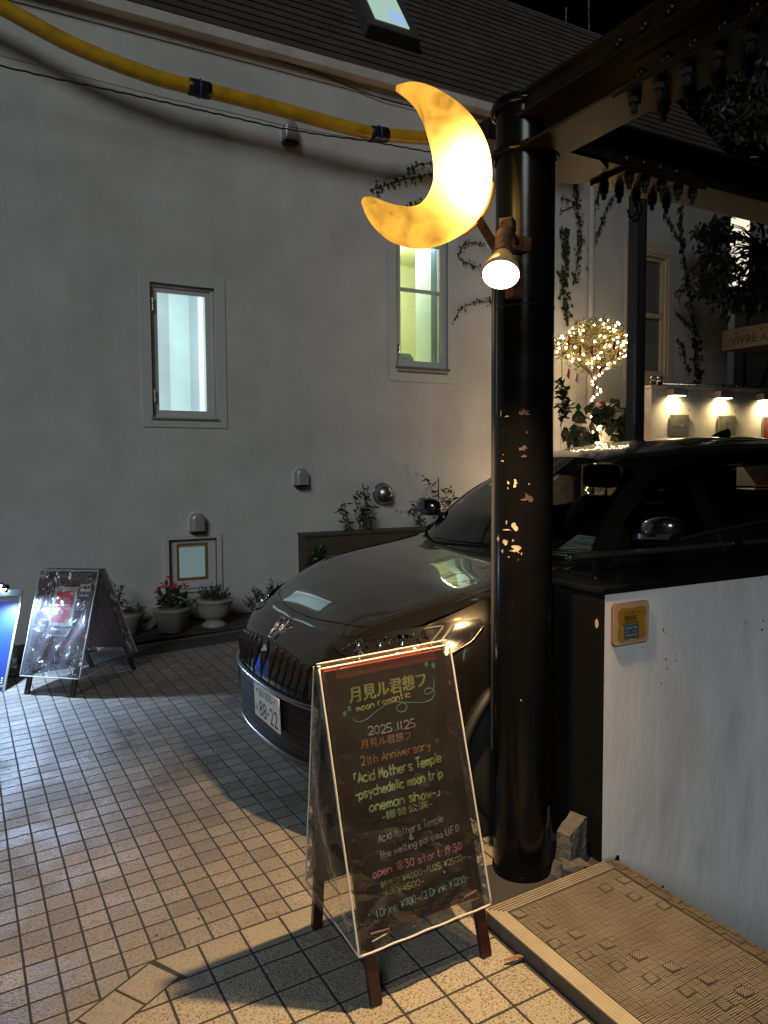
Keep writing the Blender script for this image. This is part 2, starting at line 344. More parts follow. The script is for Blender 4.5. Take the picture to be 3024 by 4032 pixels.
BIGTILE = tile_mat('large_paving_tile', (.36,.325,.26), (.10,.078,.055), .9, .34)
EDGETILE = tile_mat('edge_paving_tile', (.30,.275,.225), (.13,.105,.08), .6, .45)
def clip(poly, n, c):
    # keep the side n.p >= c
    out = []
    for i in range(len(poly)):
        a, b = poly[i], poly[(i+1) % len(poly)]; da = n[0]*a[0]+n[1]*a[1]-c; db = n[0]*b[0]+n[1]*b[1]-c
        if da >= 0: out.append(a)
        if (da >= 0) != (db >= 0):
            t = da/(da-db); out.append((a[0]+(b[0]-a[0])*t, a[1]+(b[1]-a[1])*t))
    return out
def area(p): return abs(sum(p[i][0]*p[(i+1) % len(p)][1]-p[(i+1) % len(p)][0]*p[i][1] for i in range(len(p))))/2
def inset(p, d):
    cx = sum(q[0] for q in p)/len(p); cy = sum(q[1] for q in p)/len(p)
    r = min(math.hypot(q[0]-cx, q[1]-cy) for q in p); k = max(.1, 1-d/max(r*.7, 1e-4)); return [(cx+(q[0]-cx)*k, cy+(q[1]-cy)*k) for q in p]
def tile_geo(m, p, h, off=(0, 0)):
    a = inset(p, .0); b = inset(p, .0012); n = len(p)
    m.add([(q[0]-off[0], q[1]-off[1], 0) for q in a]+[(q[0]-off[0], q[1]-off[1], h-.0005) for q in a]+[(q[0]-off[0], q[1]-off[1], h) for q in b],
          [tuple(range(2*n, 3*n))]+[(i, (i+1) % n, n+(i+1) % n, n+i) for i in range(n)]+[(n+i, n+(i+1) % n, 2*n+(i+1) % n, 2*n+i) for i in range(n)])
def ngl(x, y, z=.006):
    return GM @ Vector((x, y, z))
DC = (.522, 2.583); DN = (.5, -.866); DCc = DN[0]*DC[0]+DN[1]*DC[1]      # diagonal kerb line: inside when DN.p > DCc
cand = []
G2 = .0041
hole = (.0, .105, 2.72, 2.86)
for i in range(-28, 62):
    for j in range(-22, 40):
        x0, y0 = .14+.1*i, 2.585+.1*j; p = [(x0+G2,y0+G2), (x0+.1-G2,y0+G2), (x0+.1-G2,y0+.1-G2), (x0+G2,y0+.1-G2)]
        if j < 0:
            p = clip(p, (-DN[0], -DN[1]), -DCc+.004)
            if len(p) < 3 or area(p) < 2e-4: continue
        if y0 > 6.83: continue
        cx, cy = sum(q[0] for q in p)/len(p), sum(q[1] for q in p)/len(p)
        if -.06 < cx < .06 and 2.74 < cy < 2.84: continue      # the missing tile (drain hole)
        if 2.2 < cx and cy < 2.6: continue
        if 1.79 < cx < 2.05 and 2.24 < cy < 2.5 and math.hypot(cx-1.93, cy-2.36) < .06: continue
        X, Y_, d = project(ngl(cx, cy))
        if d < .3: continue
        vis = -140 < X < 3160 and Y_ < 4180
        cand.append((d if vis else d+1000, p, cx, cy, vis))
cand.sort(key=lambda q: q[0])
std = {}
for q in range(5):
    m = MB(); tile_geo(m, [(G2,G2), (.1-G2,G2), (.1-G2,.1-G2), (G2,.1-G2)], .0008+.0002*q, (.05,.05)); o = m.build('tile', TILE, None, local=True); std[q] = o.data; bpy.data.objects.remove(o)
rest = MB(); ntile = 0
for d, p, cx, cy, vis in cand:
    q = random.randrange(5); h = .0008+.0002*q
    hidden = (1.35 < cx < 5.8 and 2.62 < cy < 4.3) or (cx > 2.3 and cy < 2.5)
    if vis and ntile < 300 and not hidden:
        ntile += 1
        if len(p) == 4 and abs(area(p)-(.1-2*G2)**2) < 1e-6:
            link(std[q], 'tile', ground, (cx, cy, 0), (random.gauss(0,.004), random.gauss(0,.004), 0))
        else:
            m = MB(); tile_geo(m, p, h, (cx, cy)); o = m.build('tile', TILE, None, local=True); o.parent = ground; o.location = (cx, cy, 0)
    elif cx > -2.7: tile_geo(rest, p, h)
o = rest.build('small_tile_field', TILE, None, local=True, kind='stuff'); o.parent = ground
# large tiles: field inside the border, one straight and one diagonal border row
def lay(p, mat, name):
    if len(p) < 3 or area(p) < 4e-4: return
    cx, cy = sum(q[0] for q in p)/len(p), sum(q[1] for q in p)/len(p)
    X, Y_, d = project(ngl(cx, cy))
    if not (-1300 < X < 4300 and Y_ < 6500 and d > .3): return
    m = MB(); tile_geo(m, p, .0013+random.random()*.0005, (cx, cy)); o = m.build(name, mat, None, local=True); o.parent = ground; o.location = (cx, cy, 0); o.rotation_euler = (random.gauss(0,.004), random.gauss(0,.004), 0)
Gb = .0045
for i in range(0, 12):
    x0 = .531+.151*i; x1 = x0+.151
    p = [(x0+Gb,2.437+Gb), (x1-Gb,2.437+Gb), (x1-Gb,2.583-Gb), (x0+Gb,2.583-Gb)]
    if i == 0: p[0] = (.607, 2.437+Gb)
    lay(p, EDGETILE, 'border_tile')
du = (-.866, -.5); dv = (.5, -.866)
for i in range(0, 7):
    a0, a1 = .008+.146*i, .008+.146*(i+1)
    q = [(DC[0]+du[0]*a+dv[0]*b, DC[1]+du[1]*a+dv[1]*b) for a, b in ((a0+Gb,Gb), (a1-Gb,Gb), (a1-Gb,.143-Gb), (a0+Gb,.143-Gb))]
    lay(q, EDGETILE, 'border_tile')
for i in range(-8, 9):
    for j in range(-6, 5):
        x0, y0 = .531+.151*i, 1.918-.1475*3+.1475*j+.1475*0
        p = [(x0+Gb,y0+Gb), (x0+.151-Gb,y0+Gb), (x0+.151-Gb,y0+.1475-Gb), (x0+Gb,y0+.1475-Gb)]
        p = clip(p, (0,-1), -2.437+Gb); p = clip(p, DN, DCc+.147) if p else p; p = clip(p, (-1,0), -1.592) if p else p
        lay(p, BIGTILE, 'large_tile')
    x0 = .531+.151*i
    for j in (5, 6):
        y0 = 1.918-.1475*3+.1475*j
        p = [(x0+Gb,y0+Gb), (x0+.151-Gb,y0+Gb), (x0+.151-Gb,min(y0+.1475,2.437)-Gb), (x0+Gb,min(y0+.1475,2.437)-Gb)]
        p = clip(p, DN, DCc+.147); p = clip(p, (-1,0), -1.592) if p else p
        lay(p, BIGTILE, 'large_tile')
# dark planting strip and kerb along the building
kb = MB().box(-8, 10.3, 6.915, 6.985, -.05, .004)
o = kb.build('kerb', M('dark_kerb', (.10,.095,.085), .85, var=.3, vscale=15), None, local=True); o.parent = ground
sb = MB(); P = []
for i in range(60):
    x = -4+i*.25; P.append([(x, 6.985+.063*k, .02+.012*math.sin(x*5+k)*random.random()) for k in range(11)])
sb.grid(P); o = sb.build('soil_strip', M('dark_gravelly_soil', (.055,.047,.04), .95, var=.5, vscale=12, bump=1, bscale=40), None, local=True, smooth=True); o.parent = ground
# drain hole left by a missing tile
o = boxes('drain_hole', DARK, None, (-.055,.045,2.735,2.83,-.01,.0015), local=True); o.parent = ground

for px, py, r in ((34,3029,.006), (341,3125,.009), (446,2834,.007), (782,3616,.006), (615,3684,.007), (1010,2790,.006), (240,3440,.005), (930,3320,.005)):
    P = GM.inverted() @ Vector(tuple(on_ground(px, py, .002))); mg = MB(); mg.add([(P.x+r*math.cos(a)*random.uniform(.6,1.2), P.y+r*.9*math.sin(a)*random.uniform(.6,1.2), .0023) for a in np.linspace(0, 2*math.pi, 12)[:-1]], [tuple(range(11))])
    og = mg.build('gum_spot', GROUT, None, local=True); og.parent = ground
# stairs going down beside the white wall
st = MB()
for k in range(9):
    st.box(2.331+.27*(k-1)-(.096 if k == 0 else 0)+(.174 if k == 0 else 0)*0, 2.331+.27*k, .2, 2.203, -2.2, .075-.205*k)
o = st.build('stair', BLACKWALL, None); o['kind'] = 'structure'

# ------------------------------------------------------------------ plastered building
WY = 7.612
bld = thing('building', 'grey plastered building with a ribbed metal roof and three lit windows behind the car', 'building', (3, WY, 0))
OPEN = dict(w1=(1.677,2.31,2.213,3.515), w2=(4.42,5.12,2.865,4.36), sw=(1.80,2.285,.505,1.01), nw=(8.12,8.87,2.95,4.66))
def wall_with_openings(m, x0, x1, z0, z1, ops, y, depth):
    xs = sorted({x0, x1, *[o[0] for o in ops], *[o[1] for o in ops]}); zs = sorted({z0, z1, *[o[2] for o in ops], *[o[3] for o in ops]})
    for a, b in zip(xs, xs[1:]):
        for c, d in zip(zs, zs[1:]):
            if any(o[0] <= a and b <= o[1] and o[2] <= c and d <= o[3] for o in ops): continue
            m.poly([(a,y,c), (b,y,c), (b,y,d), (a,y,d)])
    for (a, b, c, d) in ops:
        for q in (((a,c),(a,d)), ((b,c),(b,d)), ((a,c),(b,c)), ((a,d),(b,d))):
            m.poly([(q[0][0],y,q[0][1]), (q[1][0],y,q[1][1]), (q[1][0],y+depth,q[1][1]), (q[0][0],y+depth,q[0][1])])
m = MB(); wall_with_openings(m, -5, 10.18, -.4, 6.0, list(OPEN.values()), WY, .14)
m.poly([(10.18,WY,-.4), (10.18,WY+8,-.4), (10.18,WY+8,6.0), (10.18,WY,6.0)])
m.poly([(-5,WY,-.4), (-5,WY+8,-.4), (-5,WY+8,6.0), (-5,WY,6.0)])
wall = m.build('wall', PLASTER, bld, merge=True)
fas = MB(); fas.box(-5.2, 10.25, WY-.15, WY-.002, 5.89, 6.0, bev=.01); fas.box(-5.2, 10.25, WY-.02, WY-.002, 5.80, 5.885); fas.build('fascia', M('weathered_fascia', (.52,.50,.47), .7, var=.15, vscale=3, dirt=(.26,.2,.15), dscale=6, damt=.5), bld)
# roof with lapped courses
TH = math.radians(57); re_ = np.array([0, math.cos(TH), math.sin(TH)]); rn = np.array([0, -math.sin(TH), math.cos(TH)])
m = MB(); E0 = np.array([0, WY-.14, 5.985])
_r = on_plane(2425,173,E0,rn); SR = float((_r-E0) @ re_); XR = _r[0]
m.poly([E0+re_*0+np.array([-5.2,0,0]), E0+np.array([10.3,0,0]), E0+re_*SR+np.array([XR,0,0]), E0+re_*SR+np.array([-5.2,0,0])])
m.poly([E0+np.array([10.3,0,0]), (10.3, WY+3.6, 5.985), E0+re_*SR+np.array([XR,0,0])])
roof = m.build('roof', ROOF, bld)
NC = int(SR/.13)+1
for k in range(NC):
    m = MB(); s0 = .13*k; a = E0+re_*s0; b = E0+re_*min(s0+.138, SR+.01); xr = 10.3+(XR-10.3)*k/NC
    q0 = a+rn*.022; q1 = b+rn*.006; lo = a+rn*.001
    m.add([q0+np.array([-5.2,0,0]), q0+np.array([xr,0,0]), q1+np.array([xr,0,0]), q1+np.array([-5.2,0,0]), lo+np.array([-5.2,0,0]), lo+np.array([xr,0,0])], [(0,1,2,3), (4,5,1,0)])
    m.build('roof_course', ROOF, roof)
m = MB(); m.tube([E0+re_*(SR+.01)+np.array([-5.2,0,0]), E0+re_*(SR+.01)+np.array([XR,0,0])], .04, 8); m.build('ridge_cap', ROOF, roof)
# skylight: pane edges found on the raised roof plane
def rp(x, s, h): return E0+np.array([x,0,0])+re_*s+rn*h
_q0, _q1 = on_plane(1480,70,rp(0,0,.18),rn), on_plane(1612,111,rp(0,0,.18),rn)
SKX, SKW, SKS = (_q0[0]+_q1[0])/2, _q1[0]-_q0[0], float((_q0-E0) @ re_)
m = MB(); so = np.array([4.78, 0, 0])+E0
m.obox(rp(SKX,SKS+.61,.09), (1,0,0), re_, rn, SKW+.24, 1.5, .16, bev=.012); sk = m.build('skylight_frame', M('skylight_metal', (.09,.088,.085), .5, metal=.3), roof)
m = MB(); m.obox(rp(SKX,SKS+.63,.175), (1,0,0), re_, rn, SKW, 1.26, .012); m.build('skylight_pane', EM('skylight_glow', (.55,.80,.70), .7), roof)
m = MB(); m.obox(rp(SKX+.10,SKS+.14,.1825), (1,0,0), re_, rn, .22, .2, .003); m.build('skylight_tube_glow', EM('skylight_blue', (.42,.62,1.0), .8), roof)

# --- windows
def ring(m, x0, x1, z0, z1, w, y0, y1, bev=.004):
    m.box(x0, x1, y0, y1, z1-w, z1, bev=bev); m.box(x0, x1, y0, y1, z0, z0+w, bev=bev)
    m.box(x0, x0+w, y0+.0008, y1, z0+w, z1-w, bev=bev); m.box(x1-w, x1, y0+.0008, y1, z0+w, z1-w, bev=bev)
def room(name, x0, x1, y0, y1, z0, z1, mat, parent):
    m = MB(); m.box(x0, x1, y0, y1, z0, z1); m.f = [f for f in m.f if f != (0,1,5,4)]
    return m.build(name, mat, parent)
def lamp(name, kind, loc, e, col, **k):
    d = bpy.data.lights.new(name, kind); d.energy = e; d.color = col; o = bpy.data.objects.new(name, d); COL.objects.link(o); o.location = loc
    for a, b in k.items(): setattr(d, a, b)
    return o
# tall frosted casement at the left
w = boxes('window', TRIM, bld, (1.577,1.677,WY-.012,WY+.02,2.122,3.625), (2.31,2.42,WY-.012,WY+.02,2.122,3.625), (1.677,2.31,WY-.0122,WY+.02,3.515,3.625), (1.677,2.31,WY-.0122,WY+.02,2.122,2.213), bev=.004)
part('window_frame', TRIM, w, lambda m: (ring(m, 1.679, 2.308, 2.215, 3.513, .028, WY+.03, WY+.12), ring(m, 1.707, 2.28, 2.243, 3.485, .05, WY+.05, WY+.10)))
part('sill', M('sill_grey', (.20,.20,.19), .5), w, lambda m: m.box(1.66, 2.33, WY-.03, WY+.05, 2.196, 2.216, bev=.004))
FROST = GLASS('frosted_wire_glass', (.86,.95,.95), .05, .12, haze=.10, hazecol=(.7,.85,.86))
WIREG = bpy.data.materials.new('lit_frosted_glass'); WIREG.use_nodes = True
def _wire():
    nt = WIREG.node_tree; N = nt.nodes; L = nt.links; b = N['Principled BSDF']; tc = N.new('ShaderNodeTexCoord'); sx = N.new('ShaderNodeSeparateXYZ'); L.new(tc.outputs['Object'], sx.inputs[0])
    mr = N.new('ShaderNodeMapRange'); mr.inputs[1].default_value = 1.757-3; mr.inputs[2].default_value = 2.23-3; L.new(sx.outputs[0], mr.inputs[0])
    cr = N.new('ShaderNodeValToRGB'); cr.color_ramp.interpolation = 'LINEAR'; e = cr.color_ramp.elements
    st = [(0,(.62,.80,.84)),(.03,(.45,.62,.66)),(.235,(.40,.57,.61)),(.25,(.56,.86,.84)),(.45,(.54,.84,.83)),(.655,(.50,.76,.78)),(.67,(.36,.54,.60)),(.84,(.42,.62,.68)),(.87,(1,1.05,1.05)),(.955,(.95,1.05,1.05)),(.97,(.45,.66,.68)),(1,(.5,.75,.74))]
    while len(e) < len(st): e.new(.5)
    for q, (p_, c_) in zip(e, st): q.position = p_; q.color = (*c_, 1)
    L.new(mr.outputs[0], cr.inputs[0]); n = N.new('ShaderNodeTexNoise'); n.inputs['Scale'].default_value = 2.2; n.inputs['Detail'].default_value = 3; L.new(tc.outputs['Object'], n.inputs['Vector'])
    ck = N.new('ShaderNodeTexChecker'); ck.inputs['Scale'].default_value = 60; L.new(tc.outputs['Object'], ck.inputs['Vector'])
    a = N.new('ShaderNodeMapRange'); a.inputs[1].default_value = .3; a.inputs[2].default_value = .7; a.inputs[3].default_value = .86; a.inputs[4].default_value = 1.12; L.new(n.outputs['Fac'], a.inputs[0])
    k = N.new('ShaderNodeMath'); k.operation = 'MULTIPLY_ADD'; L.new(ck.outputs['Fac'], k.inputs[0]); k.inputs[1].default_value = -.05; L.new(a.outputs[0], k.inputs[2])
    b.inputs['Base Color'].default_value = (.3,.35,.36,1); b.inputs['Roughness'].default_value = .25; L.new(cr.outputs[0], b.inputs['Emission Color']); L.new(k.outputs[0], b.inputs['Emission Strength'])
_wire()
part('pane', WIREG, w, lambda m: m.box(1.757, 2.23, WY+.07, WY+.076, 2.293, 3.435))
for z in (3.31, 2.43):
    part('hinge', M('hinge_steel', (.5,.48,.44), .4, metal=.6), w, lambda m: (m.tube([(1.706,WY+.02,z-.06),(1.706,WY+.02,z-.003)], .011, 8), m.tube([(1.706,WY+.02,z+.003),(1.706,WY+.02,z+.06)], .011, 8)))
CYANROOM = M('stairwell_paint', (.72,.80,.80), .8)
CYANDK = M('stairwell_screen', (.34,.41,.43), .8)
pass
pass
pass
pass
# two light window half hidden by the moon
w = boxes('window', TRIM, bld, (4.325,4.42,WY-.012,WY+.02,2.70,4.47), (5.12,5.25,WY-.012,WY+.02,2.70,4.47), (4.42,5.12,WY-.0122,WY+.02,4.36,4.47), (4.42,5.12,WY-.0122,WY+.02,2.70,2.865), bev=.004)
part('window_frame', TRIM, w, lambda m: (ring(m, 4.422, 5.118, 2.867, 4.358, .03, WY+.02, WY+.12), ring(m, 4.452, 5.088, 2.897, 4.328, .05, WY+.04, WY+.10), m.box(4.503, 5.037, WY+.045, WY+.1, 3.74, 3.775, bev=.003)))
part('sill', M('sill_dark', (.12,.115,.105), .5), w, lambda m: (m.box(4.40, 5.14, WY-.035, WY+.03, 2.845, 2.868, bev=.004), m.box(4.43, 5.11, WY-.02, WY+.03, 2.80, 2.82, bev=.003)))
for z0, z1 in ((2.948, 3.74), (3.775, 4.277)):
    part('pane', PANE, w, lambda m: m.box(4.503, 5.037, WY+.07, WY+.075, z0, z1))
part('hinge', CHROME, w, lambda m: m.tube([(4.455,WY+.01,3.02),(4.455,WY+.01,3.12)], .01, 8))
room('room', 3.9, 7.2, WY+.141, WY+2.0, 2.84, 4.6, M('lime_wall', (.68,.68,.38), .85, var=.06, vscale=2), bld)
part('room_pillar', M('white_pillar', (.75,.88,.95), .6), bld, lambda m: (m.box(on_y(1697,1200,WY+.25)[0], 5.6, WY+.25, WY+.6, 2.85, 4.58), m.box(on_y(1697,1200,WY+.25)[0]+.045, on_y(1697,1200,WY+.25)[0]+.06, WY+.245, WY+.25, 2.85, 4.58)))
part('picture_rail', M('rail_lime', (.75,.76,.45), .6), bld, lambda m: (m.box(3.95, 7.1, WY+1.93, WY+1.99, 3.11, 3.125), m.box(3.95, 7.1, WY+1.96, WY+1.99, 4.25, 4.262)))
part('paper_stack', M('paper_white', (.8,.83,.85), .8), bld, lambda m: (m.box(4.55, 4.80, WY+.30, WY+.34, 2.86, 3.07), m.box(4.60, 4.78, WY+.22, WY+.26, 2.86, 3.02)))
part('small_box', M('box_dark', (.10,.05,.06), .7), bld, lambda m: m.box(4.50, 4.56, WY+.2, WY+.25, 2.86, 3.0))
lamp('lime_room_lamp', 'POINT', (4.9, WY+1.0, 4.3), 62, (.95,1.0,.86), shadow_soft_size=.15)
lamp('lime_room_cool_lamp', 'POINT', (5.0, WY+.22, 4.45), 5, (.6,.85,1.0), shadow_soft_size=.06)
# little low window with an orange bead
w = boxes('window', TRIM, bld, (1.745,1.80,WY-.02,WY+.03,.475,1.055), (2.285,2.335,WY-.02,WY+.03,.475,1.055), (1.80,2.285,WY-.0202,WY+.03,1.01,1.055), (1.80,2.285,WY-.0202,WY+.03,.475,.505), bev=.005)
part('window_frame', TRIM, w, lambda m: ring(m, 1.803, 2.282, .508, 1.007, .085, WY+.035, WY+.08))
part('orange_bead', M('varnished_bead', (.20,.11,.035), .5), w, lambda m: ring(m, 1.886, 2.20, .592, .965, .025, WY+.028, WY+.07))
part('pane', EM('bathroom_glow', (.42,.62,.64), .30), w, lambda m: m.box(1.911, 2.175, WY+.05, WY+.056, .617, .94))
# white sash window at the right, dark inside
w = boxes('window', M('cream_paint', (.52,.45,.36), .6), bld, (8.02,8.12,WY-.015,WY+.02,2.85,4.78), (8.87,8.98,WY-.015,WY+.02,2.85,4.78), (8.12,8.87,WY-.0152,WY+.02,4.66,4.78), (8.12,8.87,WY-.0152,WY+.02,2.85,2.95), bev=.004)
part('window_frame', M('cream_sash', (.50,.42,.32), .55), w, lambda m: (ring(m, 8.122, 8.868, 2.952, 4.658, .04, WY-.005, WY+.11), ring(m, 8.162, 8.828, 2.992, 4.618, .05, WY+.03, WY+.1), m.box(8.212, 8.778, WY+.02, WY+.1, 3.78, 3.84, bev=.004)))
part('pane', GLASS('net_curtained_glass', (.5,.5,.48), .12, haze=.45, hazecol=(.5,.5,.47)), w, lambda m: m.box(8.21, 8.78, WY+.07, WY+.076, 3.04, 4.57))
room('room', 8.0, 9.0, WY+.141, WY+.9, 2.9, 4.7, M('dim_room', (.3,.28,.25), .9), bld)
# vents
def vent_hood(x, z, s=1.0, mat=None):
    m = MB(); r = .072*s; P = []
    out = [(-r, -.11*s)]+[(r*math.cos(a), r*math.sin(a)) for a in np.linspace(math.pi, 0, 15)]+[(r, -.11*s)]
    rings = []
    for y, k in ((WY-.002,1.0), (WY-.06*s,1.0), (WY-.085*s,.93), (WY-.098*s,.78), (WY-.10*s,.4)):
        rings.append([(x+q[0]*k, y, z+(q[1] if q[1] < 0 else q[1]*k)) for q in out])
    m.grid(rings); m.poly([rings[-1][i] for i in range(len(out))])
    return m
VENT = M('vent_grey_paint', (.33,.34,.36), .35, metal=.3)
for (px, py, s) in ((772, 2046, 1.0), (1180, 1868, 1.0), (1135, 518, 1.12)):
    P = on_y(px, py, WY)
    v = vent_hood(P[0], P[2], s).build('vent_hood', VENT, bld, angle=50)
    r = .072*s
    part('vent_rim', M('vent_rim_paint', (.62,.62,.6), .5), v, lambda m: m.tube([(P[0]-r*1.06,WY-.006,P[2]-.11*s)]+[(P[0]+r*1.06*math.cos(a),WY-.006,P[2]+r*1.06*math.sin(a)) for a in np.linspace(math.pi, 0, 13)]+[(P[0]+r*1.06,WY-.006,P[2]-.11*s)], .008, 6))
    part('vent_louvre', BLACKPL, v, lambda m: m.box(P[0]-r*.95, P[0]+r*.95, WY-.09*s, WY-.004, P[2]-.135*s, P[2]-.112*s, bev=.003))
P = on_y(1505, 1945, WY); bx, bz = P[0], P[2]
m = MB(); m.lathe([(.118,0),(.118,.03),(.112,.06),(.095,.095),(.06,.125),(.02,.137),(0,.138)], (bx,WY-.001,bz), 28, axis=((1,0,0),(0,0,1),(0,-1,0)))
v = m.build('round_vent', M('brushed_vent', (.36,.34,.31), .3, metal=1, rvar=.1), bld, smooth=True)
part('vent_slot', DARK, v, lambda m: [m.obox((bx+.01, WY-.112+.006*i, bz-.035-.02*i), (1,0,0), (0,1,0), (0,0,1), .13-.012*i, .05, .010, bev=.002) for i in range(3)])
part('vent_rim', STEEL, v, lambda m: m.tube([(bx+.122*math.cos(a),WY-.008,bz+.122*math.sin(a)) for a in np.linspace(0, 2*math.pi, 33)[:-1]], .008, 6, closed=True))
for px, py, r in ((1085,1865,.022), (873,2030,.014), (1400,1660,.010), (1540,1745,.010), (2060,1650,.02)):
    P = on_y(px, py, WY-.0015); mg = MB(); mg.add([(P[0]+r*math.cos(a)*random.uniform(.7,1.1), WY-.0015, P[2]+r*math.sin(a)*random.uniform(.7,1.1)) for a in np.linspace(0, 2*math.pi, 12)[:-1]], [tuple(range(11))]); mg.build('filler_spot', TRIM, bld)
# downpipe
PIPEM = M('downpipe_paint', (.62,.58,.52), .5, var=.1, vscale=4)
dp = part('downpipe', PIPEM, bld, lambda m: m.tube([(7.34,WY-.06,5.7),(7.34,WY-.06,.3)], .038, 12), smooth=True)
for z in (4.3, 3.3, 2.3): part('pipe_bracket', STEEL, dp, lambda m: m.box(7.29, 7.39, WY-.06, WY-.001, z-.012, z+.012, bev=.003))
# surface-run thin pipe and cables
part('conduit', PIPEM, bld, lambda m: m.tube([(6.9,WY-.02,3.2),(6.9,WY-.02,1.9),(6.86,WY-.02,1.7),(6.86,WY-.02,.4)], .012, 8), smooth=True)
def path_on(pts, y): return [on_y(px, py, y) for px, py in pts]
part('cable', BLACKPL, bld, lambda m: m.tube(path_on([(560,48),(870,165),(1215,275),(1510,392),(1700,440),(1950,500)], WY-.03), .006, 6), smooth=True)
# other houses and the dark block behind
farb = thing('dark_building', 'tall dark clad building rising behind the metal roof', 'building', (9, 19, 0))
fm = M('dark_cladding', (.035,.033,.033), .7, var=.2, vscale=1)
boxes('wall', fm, farb, (-6,13.5,18,26,-.4,24))
part('cladding_rib', fm, farb, lambda m: [m.box(-6+i*.6, -5.95+i*.6, 17.94, 17.999, 0, 24) for i in range(32)], kind='stuff')
part('antenna_mast', STEEL, farb, lambda m: (m.tube([on_y(2320,130,17.6), on_y(2318,-160,17.6)], .04, 6), m.tube([on_y(2230,90,17.6), on_y(2230,30,17.6)], .04, 6)))
vb = thing('added_shade_block', 'added dark block, unseen behind the viewpoint, shading the right part of the wall', 'building', (4, -4, 4.2))  # added out of view to shade the right part of the plaster wall
boxes('shade_block', fm, vb, (.3, 9, -7, -1.55, 4.2, 12)); boxes('shade_block_top', fm, vb, (.25, 9.05, -7.05, -1.5, 12.001, 12.3))
nb = thing('neighbour_house', 'pale grey gabled house beyond the plastered building corner', 'house', (14, 12, 0))
nm = M('pale_render', (.40,.40,.38), .85, var=.1, vscale=1)
m = MB(); m.box(11.6, 19, 10.2, 18, -.4, 7.6); m.build('wall', nm, nb)
boxes('door_recess', M('dark_recess', (.06,.055,.05), .8), nb, (11.55,15.5,10.1,10.199,.2,6.2))
boxes('pilaster', nm, nb, (13.3,13.55,9.98,10.098,.2,6.2), (12.35,12.9,9.98,10.098,4.1,6.2), bev=.01)
# ------------------------------------------------------------------ steel canopy frame: column, beams, bolts
CX, CY, CR = 1.948, 2.36, .113
fr = thing('steel_canopy_frame', 'black painted round steel column with chipped paint carrying two bolted beams', 'canopy frame', (CX, CY, gz(CX, CY)))
cz0 = gz(CX, CY)-.02
def ringz(z, r=CR, n=40): return [(CX+r*math.cos(2*math.pi*k/n), CY+r*math.sin(2*math.pi*k/n), z) for k in range(n)]
m = MB(); P = []
for q in range(70):
    z = cz0+(3.10-cz0)*q/69; P.append([(CX+CR*math.cos(2*math.pi*k/40), CY+CR*math.sin(2*math.pi*k/40), z) for k in range(41)])
m.grid(P); col_o = m.build('column', BLACKSTEEL, fr, smooth=True, merge=True)
part('weld_collar', BLACKSTEEL, fr, lambda m: m.tube(ringz(2.915, CR+.010), .014, 8, closed=True), smooth=True)
part('weld_collar', BLACKSTEEL, fr, lambda m: m.tube(ringz(3.085, CR+.010), .014, 8, closed=True), smooth=True)
part('top_plate', BLACKSTEEL, fr, lambda m: m.lathe([(CR+.015,3.095),(CR+.015,3.11)], (CX,CY,0), 40))
part('base_flange', BLACKSTEEL, fr, lambda m: m.lathe([(CR+.006,cz0),(CR+.006,cz0+.035)], (CX,CY,0), 40))
part('bond_seam', BLACKPL, fr, lambda m: (m.tube(ringz(2.34, CR+.0005), .0022, 4, closed=True), m.tube(ringz(2.455, CR+.0005), .0016, 4, closed=True)))
def cyl_pt(a, z, r=CR): return (CX+r*math.cos(a), CY+r*math.sin(a), z)
# thin conduit on the far left of the column
av = math.atan2(-CY, -CX)            # angle facing the camera
part('conduit', M('grey_conduit', (.10,.10,.105), .3, metal=.4), fr, lambda m: m.tube([cyl_pt(av-1.62, z, CR+.008) for z in (cz0+.5, 1.2, 2.1, 2.6)], .0075, 8), smooth=True)
# bare patches where the paint has flaked off: curved flakes standing a hair proud
def flake(px, py, w, h, seed, mat, name='paint_chip'):
    rnd = random.Random(seed)
    d = ray(px, py); best = None
    # nearest intersection of the view ray with the column
    a = d[0]**2+d[1]**2; b = 2*(d[0]*(EYE[0]-CX)+d[1]*(EYE[1]-CY)); c = (EYE[0]-CX)**2+(EYE[1]-CY)**2-CR**2
    t = (-b-math.sqrt(max(0, b*b-4*a*c)))/(2*a); Q = EYE+d*t
    a0 = math.atan2(Q[1]-CY, Q[0]-CX); z0 = Q[2]; n = 13
    out = []
    for k in range(n):
        g = 2*math.pi*k/n; rr = rnd.choice([.35,.6,.8,1.0,1.3])*rnd.uniform(.8,1.1); out.append((a0+w/2*rr*math.cos(g)/CR, z0+h/2*rr*math.sin(g)))
    m = MB(); vs = [cyl_pt(a0, z0, CR+.0012)]+[cyl_pt(q[0], q[1], CR+.0012) for q in out]
    m.add(vs, [(0, i+1, (i+1) % n+1) for i in range(n)]); m.build(name, mat, fr)
K = 3.0/3005
for i, (px, py, w, h, t) in enumerate([(1973,1627,7,18,0),(1995,1640,26,7,0),(2070,1625,34,24,1),(1985,1698,6,8,1),(2074,1703,10,16,1),(2060,1766,30,22,1),(2062,1795,18,12,1),(1978,1814,16,8,0),(1982,1790,5,6,0),
        (2002,1900,9,16,0),(2000,1922,7,10,0),(2028,1904,16,26,0),(2082,1906,6,6,0),(2082,1962,46,32,1),(1995,2056,8,14,0),(2026,2070,32,34,0),(1995,2086,40,8,0),(1962,2120,16,26,0),(1988,2134,40,22,0),(2020,2128,12,10,0),
        (1979,2170,14,18,0),(2032,2165,44,32,0),(2004,2193,6,9,0),(2054,2180,8,9,0),(2040,2203,10,12,1),(2053,2757,6,9,0),(2003,2440,5,4,1)]):
    flake(px, py, w*K*1.1, h*K*1.05, i, CHIP if t == 0 else RUSTCHIP)
